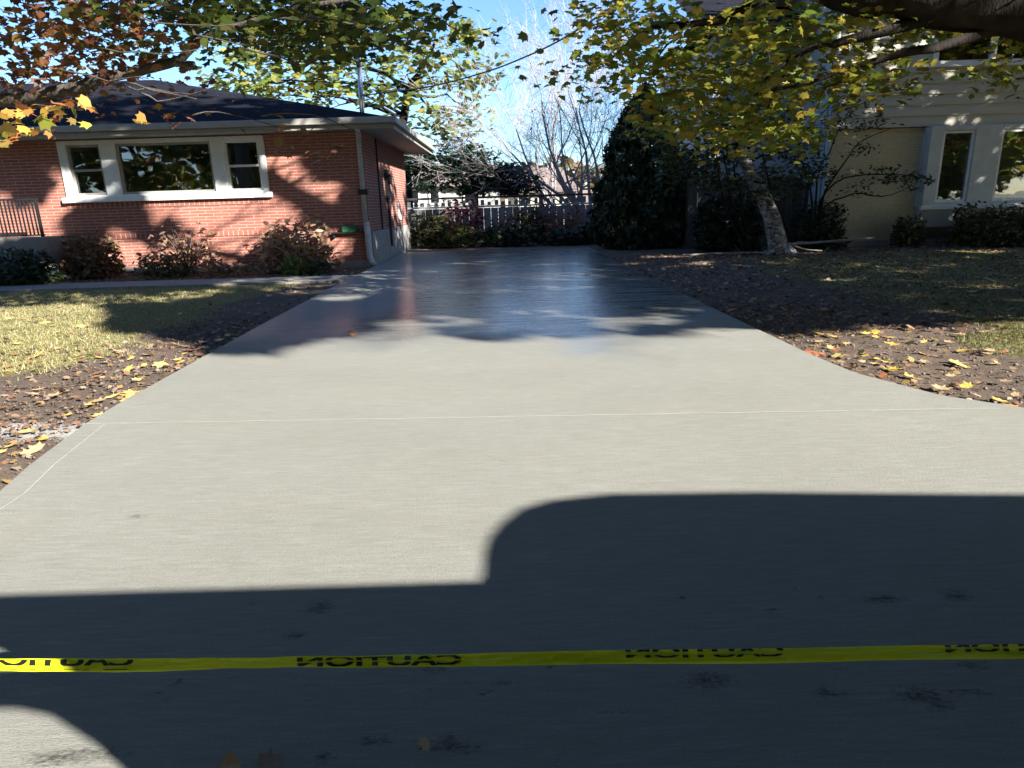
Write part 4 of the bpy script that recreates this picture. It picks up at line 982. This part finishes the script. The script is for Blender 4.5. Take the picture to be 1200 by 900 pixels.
# back yard
shrub('japanese_maple', 'small crimson leaved tree before the back fence', 512, 572, 232, 23.6, MT['leaf_red'], 900, .15, 'oval', 'tree', .7, 10, .5, hollow=.1)
shrub('evergreen_shrub', 'dark round shrub against house end of back fence', 476, 532, 248, 22.9, MT['leaf_hedge'], 1300, .16, 'oval', 'shrub', .7, 6)
shrub('evergreen_shrub', 'olive shrub between dark shrub and crimson tree', 508, 560, 260, 22.4, MT['leaf_small'], 900, .15, 'oval', 'shrub', .6, 6)
shrub('evergreen_shrub', 'dark low hedge shrub across middle of back border', 552, 640, 263, 22.3, MT['leaf_cedar'], 1600, .16, 'oval', 'shrub', .6, 6)
shrub('evergreen_shrub', 'dark low hedge shrub left of the big cedar', 632, 705, 266, 22.0, MT['leaf_cedar'], 1300, .16, 'oval', 'shrub', .6, 6)
shrub('grey_shrub', 'tall pale twiggy shrub hiding the right half of back fence', 596, 642, 232, 24.4, MT['leaf_brown'], 420, .12, 'oval', 'shrub', .4, 40, .5)
shrub('red_shrub', 'slender dark red shrub between pale twiggy and orange shrubs', 622, 652, 232, 24.6, MT['leaf_red'], 260, .12, 'oval', 'shrub', .3, 16, .5)
shrub('orange_shrub', 'orange red twiggy shrub below the bare tree', 632, 690, 238, 24.2, MT['leaf_orange'], 700, .14, 'oval', 'shrub', .6, 30, .5)
shrub('grey_shrub', 'grey twiggy shrub beside small crimson tree', 570, 608, 248, 23.8, MT['leaf_brown'], 260, .13, 'oval', 'shrub', .5, 30, .5)
shrub('evergreen_shrub', 'dark shrub under fence rail right of grey shrub', 600, 640, 246, 24.2, MT['leaf_hedge'], 600, .15, 'oval', 'shrub', .4, 8)
# by the right house
shrub('boxwood_hedge', 'wide clipped hedge under the bay window, sunlit in part', 1108, 1260, 236, 16.5, MT['leaf_hedge'], 5200, .12, 'oval', 'hedge', .75, 10, .35)
shrub('round_shrub', 'small round dark shrub against cream brick wall', 1046, 1082, 252, 16.9, MT['leaf_hedge'], 900, .11, 'oval', 'shrub', .3, 6, .5)
shrub('yew_shrub', 'dark spreading yew shrub at left corner of cream brick wall', 928, 990, 232, 17.0, MT['leaf_cedar'], 1800, .15, 'spray', 'shrub', .5, 8, .5)
shrub('yew_shrub', 'black shadowed shrub in front of wooden fence left of leaning trunk', 812, 892, 222, 17.3, MT['leaf_dkever'], 2300, .17, 'oval', 'shrub', .5, 8, .4)

mb = MB(); p0, p1 = gd(908, 296), gd(985, 286)
limb(mb, [(p0.x, p0.y, .10), (p0.x+.4, p0.y+.15, .16), (p0.x+.9, p0.y+.4, .17), (p1.x+.1, p0.y+.7, .24)], .06, .025, .015, 10, 8)
limb(mb, [(p0.x+.4, p0.y+.15, .16), (p0.x+.7, p0.y+.0, .06), (p0.x+1.1, p0.y-.1, .02)], .03, .012, .01, 5, 6)
tag(mb.build('fallen_branch', MT['dead_wood'], smooth=True), 'pale broken branch lying on lawn beside the leaning trunk', 'branch')
mb = MB(); p0, p1 = gd(800, 300), gd(893, 297)
limb(mb, [(p0.x, p0.y, .02), ((p0.x+p1.x)/2, p0.y+.1, .03), (p1.x, p1.y, .025)], .03, .02, .006, 8, 6)
tag(mb.build('fallen_branch', MT['dead_wood'], smooth=True), 'thin straight stick lying on shaded grass left of leaning trunk', 'branch')

# ------------------------------------------------------------------ caution tape
t0, t1 = -3.6, 3.6
def tape_z(x): return .46+.006*x
def tape_mid(x):
    u = 600+x*100
    return None
# the tape's line: through the pixels below at its own distance from the camera
YT = 1.17
def tape_line(x):
    a, b_, c_ = pl(0, 779, YT), pl(600, 772.5, YT), pl(1200, 761.5, YT)
    # quadratic through three points
    x0, x1, x2 = a.x, b_.x, c_.x; z0, z1, z2 = a.z, b_.z, c_.z
    if x < x0: return z0+(z0-z1)/(x0-x1)*(x-x0)*1.0
    if x > x2: return z2+(z2-z1)/(x2-x1)*(x-x2)
    return z0*(x-x1)*(x-x2)/((x0-x1)*(x0-x2))+z1*(x-x0)*(x-x2)/((x1-x0)*(x1-x2))+z2*(x-x0)*(x-x1)/((x2-x0)*(x2-x1))
TH = .0232/2*1.04
TLEAN = Vector((0, .62, .78))          # the folded tape leans back a little, away from the camera
def tape_pt(x, s, off=0):              # s in -1..1 across the tape
    tw = .6*math.sin(x*2.1)+.35*math.sin(x*5.3+1)+.2*math.sin(x*13)
    ln = Vector((0, math.sin(.5+tw*.5), math.cos(.5+tw*.5)))
    nrm = Vector((0, -ln.z, ln.y))
    crease = .0032*(1-abs(s))*math.sin(x*3.7)+.002*math.sin(x*31+s*3)*math.sin(x*4.1)+.0012*math.sin(x*67-s*4)*math.sin(x*2.3+1)
    return Vector((x, YT, tape_line(x)+.0022*math.sin(x*3.3+.5)+.001*math.sin(x*9)))+ln*(s*TH*1.02)+nrm*(off+crease)
mb = MB(); n = 420
for i in range(n):
    xa = t0+(t1-t0)*i/n; xb = t0+(t1-t0)*(i+1)/n
    for sa, sb in ((-1, -.6), (-.6, -.2), (-.2, .2), (.2, .6), (.6, 1)):
        mb.face([tape_pt(xa, sa), tape_pt(xb, sa), tape_pt(xb, sb), tape_pt(xa, sb)])
        mb.face([tape_pt(xa, sb, -.0018), tape_pt(xb, sb, -.0018), tape_pt(xb, sa, -.0018), tape_pt(xa, sa, -.0018)])
for i in range(n):
    xa = t0+(t1-t0)*i/n; xb = t0+(t1-t0)*(i+1)/n
    def bk(x, s): return tape_pt(x, s+.12*math.sin(x*4.3+2)+.06*math.sin(x*11), -.005)
    mb.face([bk(xa, -1.22), bk(xb, -1.22), bk(xb, .7), bk(xa, .7)])
def tapemat():
    t = NT('yellow_plastic_tape'); n = t.noise(t.coords(.6, 1, 60), 4, 3)
    c = t.ramp(n, [(.3, (.72, .74, .015)), (.7, (.90, .92, .03))])
    p = t.bsdf(c, .35, t.bump(n, .2, .003), .5)
    tr = t.n('ShaderNodeBsdfTranslucent'); t.l(c, tr.inputs['Color']); ms = t.n('ShaderNodeMixShader'); ms.inputs[0].default_value = .35
    t.l(p.outputs[0], ms.inputs[1]); t.l(tr.outputs[0], ms.inputs[2]); t.l(ms.outputs[0], t.out.inputs['Surface']); return t.mat
tape = mb.build('caution_tape', tapemat(), smooth=True)
tag(tape, 'yellow caution tape with mirrored black lettering stretched across the driveway', 'tape')
cv = bpy.data.curves.new('tape_text', 'FONT'); cv.body = 'CAUTION'; cv.size = 1; cv.offset = .032
to = bpy.data.objects.new('tape_text', cv); COL.objects.link(to)
dg = bpy.context.evaluated_depsgraph_get(); tm = bpy.data.meshes.new_from_object(to.evaluated_get(dg))
bpy.data.objects.remove(to)
bm0 = bmesh.new(); bm0.from_mesh(tm)
for _ in range(2): bmesh.ops.triangulate(bm0, faces=bm0.faces)
def cut(bm, lo, hi, axis=1):
    for val, sgn in ((lo, -1), (hi, 1)):
        co = [0, 0, 0]; co[axis] = val; no = [0, 0, 0]; no[axis] = sgn
        bmesh.ops.bisect_plane(bm, geom=bm.verts[:]+bm.edges[:]+bm.faces[:], plane_co=co, plane_no=no, clear_outer=True)
tx_min = min(v.co.x for v in bm0.verts); tx_max = max(v.co.x for v in bm0.verts)
lab = MB()
def add_word(u0, u1, rows):
    xa, xb = pl(u0, 770, YT).x, pl(u1, 770, YT).x
    for (lo, hi, s0, s1) in rows:
        bm = bm0.copy(); cut(bm, lo, hi)
        for k in range(1, 14): 
            xx = tx_min+(tx_max-tx_min)*k/14
            bmesh.ops.bisect_plane(bm, geom=bm.verts[:]+bm.edges[:]+bm.faces[:], plane_co=(xx, 0, 0), plane_no=(1, 0, 0))
        for f in bm.faces:
            pts = []
            for v in f.verts:
                tt = 1-(v.co.x-tx_min)/(tx_max-tx_min)        # mirrored
                pts.append(tape_pt(xa+(xb-xa)*tt, s0+(s1-s0)*(v.co.y-lo)/(hi-lo), .0042))
            lab.face(pts)
        bm.free()
R1 = [(-.02, .20, -.55, -.05), (.34, .56, .45, 1.0)]
add_word(-34, 156, [(.0, .36, .0, .98), (.0, .05, -.72, -.6)])
add_word(348, 541, [(-.02, .27, -.62, .02), (.36, .66, .32, 1.0)])
add_word(733, 918, [(-.02, .20, -.30, .12), (.36, .52, .62, 1.0)])
add_word(1106, 1296, [(-.02, .22, -.15, .35), (.36, .52, .65, 1.0)])
lab.build('lettering', M('black_ink', (.012, .012, .012), .4, .1, 10), tape)

# ------------------------------------------------------------------ pickup truck behind the camera (its shadow fills the foreground)
Y0 = -.25
MT['paint'] = M('dark_truck_paint', (.06, .065, .075), .25, .03, 2, spec=.6)
MT['tyre'] = M('tyre_rubber', (.02, .02, .02), .85, .2, 20, .4)
MT['dglass'] = M('dark_tinted_glass', (.012, .014, .016), .06, .05, 2, spec=.6)
trk = empty('pickup_truck', (4.2, -1.2, -.03), 'dark grey pickup truck parked across the driveway entrance, tailgate down, casting foreground shadow', 'truck')
side = [(.38, 1.655), (.38, 1.51), (.63, 1.505), (.67, 1.47), (.70, 1.42), (.64, 1.372), (.40, 1.36), (.40, 1.305), (.62, 1.295), (.70, 1.275), (.77, 1.20), (.81, 1.11), (.84, .95), (.86, .62), (2.42, .55), (2.42, 1.65)]
for y0_, y1_ in ((Y0-.07, Y0), (-2.12, -2.05)):
    mb = MB(); mb.prism_y(side, y0_, y1_); mb.build('bed_side', MT['paint'], trk)
mb = MB(); mb.box(.88, 2.40, -2.04, Y0-.08, .66, .74); mb.box(2.30, 2.405, -2.04, Y0-.08, .745, 1.60); mb.build('bed_floor', MT['black'], trk)
mb = MB(); mb.box(.25, .86, -1.95, Y0-.17, .68, .73); mb.build('tailgate', MT['paint'], trk, bevel=.01)
mb = MB(); mb.box(.55, .84, -2.0, Y0-.12, .42, .60); mb.build('rear_bumper', MT['galv'], trk, bevel=.03)
cab = [(2.43, .55), (2.43, 1.66), (2.54, 1.71), (2.66, 1.80), (2.80, 1.88), (2.98, 1.965), (3.20, 2.055), (3.42, 2.11), (3.75, 2.145), (4.4, 2.125), (5.2, 2.065), (5.75, 2.03), (5.95, 1.95), (6.5, 1.45), (7.9, 1.30), (8.05, 1.0), (8.05, .5)]
mb = MB(); mb.prism_y(cab, -2.08, Y0-.0); mb.build('cab_body', MT['paint'], trk)
for yy, dy in ((Y0+.003, .008), (-2.091, .008)):
    for poly in ([(3.0, 1.45), (3.15, 1.88), (4.2, 2.0), (4.2, 1.45)], [(4.3, 1.45), (4.3, 2.0), (5.5, 1.95), (6.1, 1.45)]):
        mb = MB(); mb.prism_y(poly, yy, yy+dy); mb.build('side_window', MT['dglass'], trk)
for wx_ in (1.75, 6.9):
    for wy in (-2.13, Y0-.22):
        mb = MB(); mb.tube([(wx_, wy, .40), (wx_, wy+.24, .40)], .43, 28); wh = mb.build('wheel', MT['tyre'], trk, smooth=False)
        mb = MB(); mb.tube([(wx_, wy-.01, .40), (wx_, wy+.25, .40)], .24, 20); mb.build('rim', MT['galv'], wh)
for wy in (-1.95, -.55):
    mb = MB(); mb.box(8.06, 8.1, wy, wy+.3, .9, 1.12); mb.build('headlight', MT['curtain'], trk, bevel=.01)

# ------------------------------------------------------------------ fallen leaves, litter, grass, clods
def leaf_mesh(seed, mat):
    r = random.Random(seed); v, f = [], []
    cu = r.uniform(.05, .5); tw = r.uniform(-.3, .3)
    n = len(MAPLE)
    v.append((0, 0, .02))
    for (x, y) in MAPLE:
        k = 1+r.uniform(-.1, .1); x, y = x*k, y*k
        v.append((x, y, .02+cu*(x*x*.7+y*y*.35)+tw*x*y*.6))
    for i in range(n): f.append((0, 1+i, 1+(i+1) % n))
    b = len(v); v += [(-.02, -.35, .05), (.02, -.35, .05), (.05, -1.05, .12+cu*.3), (.02, -1.05, .12+cu*.3)]; f.append((b, b+1, b+2, b+3))
    me = bpy.data.meshes.new('fallen_leaf'); me.from_pydata(v, [], f); me.materials.append(mat); me.update(); return me
LM = {k: [leaf_mesh(11*i+j, FM[k]) for j in range(5)] for i, k in enumerate(FM)}
def gz(x, y):
    y_in = lerp_table(LEFT, y) <= x <= lerp_table(RIGHT, y) and .2 < y < 19.9
    return .004 if y_in else -.03
def drop(x, y, col, label, size=None, group='fallen maple leaves', z=None):
    o = bpy.data.objects.new('fallen_leaf', random.choice(LM[col])); COL.objects.link(o)
    s = (size or random.uniform(.04, .078)); o.scale = (s*1.25, s, s*random.uniform(.6, 1.3))
    o.location = (x, y, (gz(x, y)+.006) if z is None else z); o.rotation_euler = (random.gauss(0, .18), random.gauss(0, .18), random.uniform(0, 6.28))
    return tag(o, label, 'leaf', group)
CN = {'yellow': 'bright yellow', 'gold': 'pale gold', 'orange': 'orange', 'red': 'rusty red', 'tan': 'tan', 'brown': 'dull brown'}
def where(x, y):
    xl, xr = lerp_table(LEFT, y), lerp_table(RIGHT, y)
    if x < 0:
        d = xl-x
        if y < 3.9: return 'on dark soil nearest the camera, left of the driveway'
        if y < 4.6: return 'beside the white gravel streak left of the driveway'
        if y > 7.6: return 'in tree shade on the left lawn'
        if d < .55: return 'on soil right against the left driveway edge'
        if soil_amount(x, y) > .55: return 'on open bare soil left of the driveway'
        return 'on sunlit dry grass of the left lawn'
    d = x-xr
    if y > 9.5: return 'in deep shade far back on the right lawn'
    if y > 6.6: return 'in tree shade beside the right driveway edge' if d < 1.2 else 'on shaded grass of the right lawn'
    if d < .5: return 'on soil where the right driveway edge flares out'
    return 'on sunlit dark soil right of the driveway'
def scatter(n, f, cols):
    k = 0
    while k < n:
        x, y = f()
        u, v = pj((x, y, 0))
        if not (-5 < u < 1205 and v < 895): continue
        xl, xr = lerp_table(LEFT, y), lerp_table(RIGHT, y)
        if xl < x < xr: continue
        c = random.choice(cols)
        drop(x, y, c, CN[c]+' fallen maple leaf '+where(x, y)); k += 1
C1 = ['yellow', 'gold', 'gold', 'orange', 'tan', 'tan', 'tan', 'brown', 'gold', 'red', 'yellow']
scatter(56, lambda: (lambda y: (lerp_table(LEFT, y)-abs(random.gauss(0, .8))-.03, y))(random.uniform(2.9, 7.4)), C1)
scatter(25, lambda: (random.uniform(-8, -4.5), random.uniform(5.5, 9)), ['orange', 'tan', 'gold', 'brown'])
scatter(16, lambda: (random.uniform(-8, -3.2), random.uniform(7.6, 12)), ['brown', 'tan', 'gold'])
scatter(55, lambda: (lambda y: (lerp_table(RIGHT, y)+abs(random.gauss(0, .9))+.03, y))(random.uniform(3.8, 6.5)), ['yellow', 'gold', 'orange', 'tan', 'tan', 'red', 'yellow', 'tan'])
scatter(70, lambda: (random.uniform(2.5, 11), random.uniform(6.6, 15.5)), ['tan', 'brown', 'brown', 'gold', 'orange', 'tan'])
# leaves that can be told apart
def at(u, v, col, label, size): 
    g = gd(u, v); drop(g.x, g.y, col, label, size, None)
at(500, 876, 'tan', 'single tan leaf lying on shaded concrete below the caution tape', .026)
at(162, 456, 'yellow', 'upper of two yellow leaves just on the left slab edge', .10)
at(152, 463, 'gold', 'lower of two golden leaves just on the left slab edge', .10)
at(228, 408, 'red', 'large orange red leaf on soil below the left shade line', .11)
at(40, 416, 'yellow', 'large yellow leaf on brown soil at far left', .10)
at(52, 509, 'yellow', 'small yellow leaf just right of the white gravel streak', .06)
at(952, 410, 'red', 'rusty curled leaf at shade line on right driveway edge', .12)
at(1050, 429, 'yellow', 'large yellow star shaped leaf on right soil bank', .11)
at(1075, 425, 'yellow', 'yellow leaf right of the large star shaped leaf', .085)
at(1127, 424, 'gold', 'pale upright curled leaf near the right grass patch', .08)
at(1188, 472, 'orange', 'orange leaf on soil at the right frame edge', .07)
at(1000, 428, 'orange', 'broad orange leaf on the flare of right driveway edge', .12)
at(275, 899, 'orange', 'orange leaf at the bottom edge of photo on concrete', .04)
at(312, 900, 'brown', 'brown leaf at the bottom edge of photo on concrete', .045)
for (u, v, c, l) in [(690, 322, 'brown', 'brown leaf on wet concrete left of a second, right of centre'), (722, 318, 'brown', 'brown leaf on wet concrete beside right lawn, middle one'), (738, 322, 'red', 'reddish leaf on wet concrete at right edge, far end'),
                     (700, 310, 'tan', 'tan leaf on wet concrete near the driveway far end'), (415, 392, 'orange', 'orange leaf in left shade patch on the driveway')]:
    at(u, v, c, l, .10)

def litter_pts(n, f):
    out = []
    while len(out) < n:
        x, y = f()
        if y > .4 and y < 20 and lerp_table(LEFT, y)-.02 < x < lerp_table(RIGHT, y)+.02: continue
        out.append((x, y, -.028+random.uniform(0, .02)))
    return out
lp_ = litter_pts(800, lambda: (lambda y: (lerp_table(LEFT, y)-abs(random.gauss(0, 1.0)), y))(random.uniform(2.5, 8)))
lp_ += litter_pts(420, lambda: (lambda y: (lerp_table(RIGHT, y)+abs(random.gauss(0, 1.1)), y))(random.uniform(3.6, 9)))
lp_ += litter_pts(6500, lambda: (random.uniform(2.4, 13), random.uniform(6.5, 17)))
lp_ += litter_pts(900, lambda: (random.uniform(-10, -3), random.uniform(6, 15.5)))
lp_ += litter_pts(1200, lambda: (random.uniform(-11, -3.2), random.uniform(13.7, 15.6)))
lp2 = litter_pts(2600, lambda: (random.uniform(2.4, 12), random.uniform(6.2, 17)))
tag(leaf_cloud('leaf_litter', lp2, .10, MT['litter'], None, 'maple', .3, 1.3, .3), 'larger dry tan leaves strewn over the shaded right lawn', 'leaf litter', kind='stuff')
tag(leaf_cloud('leaf_litter', lp_, .06, MT['litter'], None, 'maple', .3, 1.3, .3), 'scattered small dry leaf pieces over soil and lawns', 'leaf litter', kind='stuff')

def clods(n):
    v, sz, idx = [], [], []
    ico = np.array([(1, 0, 0), (-1, 0, 0), (0, 1, 0), (0, -1, 0), (0, 0, 1), (0, 0, -1)], float)
    tri = [(0, 2, 4), (2, 1, 4), (1, 3, 4), (3, 0, 4), (2, 0, 5), (1, 2, 5), (3, 1, 5), (0, 3, 5)]
    k = 0
    while k < n:
        if random.random() < .6:
            y = random.uniform(2.6, 8.5); x = lerp_table(LEFT, y)-abs(random.gauss(0, 1.0))-.02
        else:
            y = random.uniform(3.6, 8.5); x = lerp_table(RIGHT, y)+abs(random.gauss(0, 1.1))+.02
        if soil_amount(x, y) < .5: continue
        s = min(.022, .004+random.expovariate(1/.0045)); q = ico*s*rng.uniform(.6, 1.3, (6, 3))*np.array([1.3, 1, .8])
        q += np.array([x, y, -.032+s*.2]); b = len(v); v += [tuple(p) for p in q]
        for t in tri: idx += [b+i for i in t]; sz.append(3)
        k += 1
    return raw_mesh('soil_clods', v, sz, idx, [M('soil_clod', (.15, .108, .084), .95, .4, 22, .5)])
tag(clods(3000), 'brown soil clods and crumbs along both driveway edges', 'soil', kind='stuff')

def blades(n, side):
    v, sz, idx = [], [], []
    k = 0
    while k < n:
        r = random.random()
        if side < 0: x, y = random.uniform(-9, -3), random.uniform(5.0, 12.4)
        elif r < .8: x, y = random.uniform(2.6, 11), random.uniform(5.8, 16)
        else: x, y = random.uniform(3.9, 7.5), random.uniform(4.6, 6.8)
        if soil_amount(x, y)+.5*mnoise.noise((x*3, y*3, 8))+.25*random.gauss(0, 1)*.6 > .6: continue
        h = min(.07, .010+random.expovariate(1/.013)); a = random.uniform(0, 6.28); w = .005
        lx, ly = random.gauss(0, .022), random.gauss(0, .022)
        b = len(v)
        v += [(x-w*math.cos(a), y-w*math.sin(a), -.045), (x+w*math.cos(a), y+w*math.sin(a), -.045), (x+lx, y+ly, -.04+h)]
        idx += [b, b+1, b+2]; sz.append(3); k += 1
    return raw_mesh('grass', v, sz, idx, MT['blade'] if side < 0 else MT['blade_green_shade'])
tag(blades(60000, -1), 'short dry yellowish lawn grass left of the driveway', 'grass', kind='stuff')
tag(blades(50000, 1), 'shorter greener lawn grass, colour darkened for tree shade, right of the driveway', 'grass', kind='stuff')

# ------------------------------------------------------------------ camera, light, world
cam = bpy.data.cameras.new('camera'); co = bpy.data.objects.new('camera', cam); COL.objects.link(co)
cam.sensor_width = 36; cam.sensor_fit = 'HORIZONTAL'; cam.lens = F/1200*36; cam.clip_start = .05; cam.clip_end = 2000
mw = Matrix((( RT.x, UP.x, -FW.x, 0), (RT.y, UP.y, -FW.y, 0), (RT.z, UP.z, -FW.z, CH), (0, 0, 0, 1)))
co.matrix_world = mw; scene.camera = co
sun_dir = Vector((SL, -SK, 1)).normalized()
ld = bpy.data.lights.new('sun', 'SUN'); ld.energy = 5.0; ld.angle = math.radians(.55); ld.color = (1, .972, .92)
lo = bpy.data.objects.new('sun', ld); COL.objects.link(lo); lo.rotation_euler = sun_dir.to_track_quat('Z', 'Y').to_euler(); lo.location = (0, 0, 30)
w = bpy.data.worlds.new('World'); scene.world = w; w.use_nodes = True
nt = w.node_tree; nt.nodes.clear()
sky = nt.nodes.new('ShaderNodeTexSky'); sky.sky_type = 'NISHITA'; sky.sun_disc = False
sky.sun_elevation = math.asin(sun_dir.z); sky.sun_rotation = math.atan2(sun_dir.x, sun_dir.y)
sky.air_density = 1.0; sky.air_density = 1.1; sky.dust_density = .3; sky.ozone_density = 1.5
bg = nt.nodes.new('ShaderNodeBackground'); bg.inputs['Strength'].default_value = .058
ow = nt.nodes.new('ShaderNodeOutputWorld'); mx = nt.nodes.new('ShaderNodeMix'); mx.data_type = 'RGBA'; mx.blend_type = 'MULTIPLY'; mx.inputs[0].default_value = 1; mx.inputs[7].default_value = (.72, .94, 1.28, 1)
nt.links.new(sky.outputs[0], mx.inputs[6]); nt.links.new(mx.outputs[2], bg.inputs['Color']); nt.links.new(bg.outputs[0], ow.inputs['Surface'])
vs = scene.view_settings; vs.view_transform = 'Standard'; vs.look = 'None'; vs.gamma = 1; vs.exposure = 1.85
cy = scene.cycles; cy.use_denoising = True; cy.max_bounces = 8; cy.transparent_max_bounces = 12; cy.sample_clamp_indirect = 6
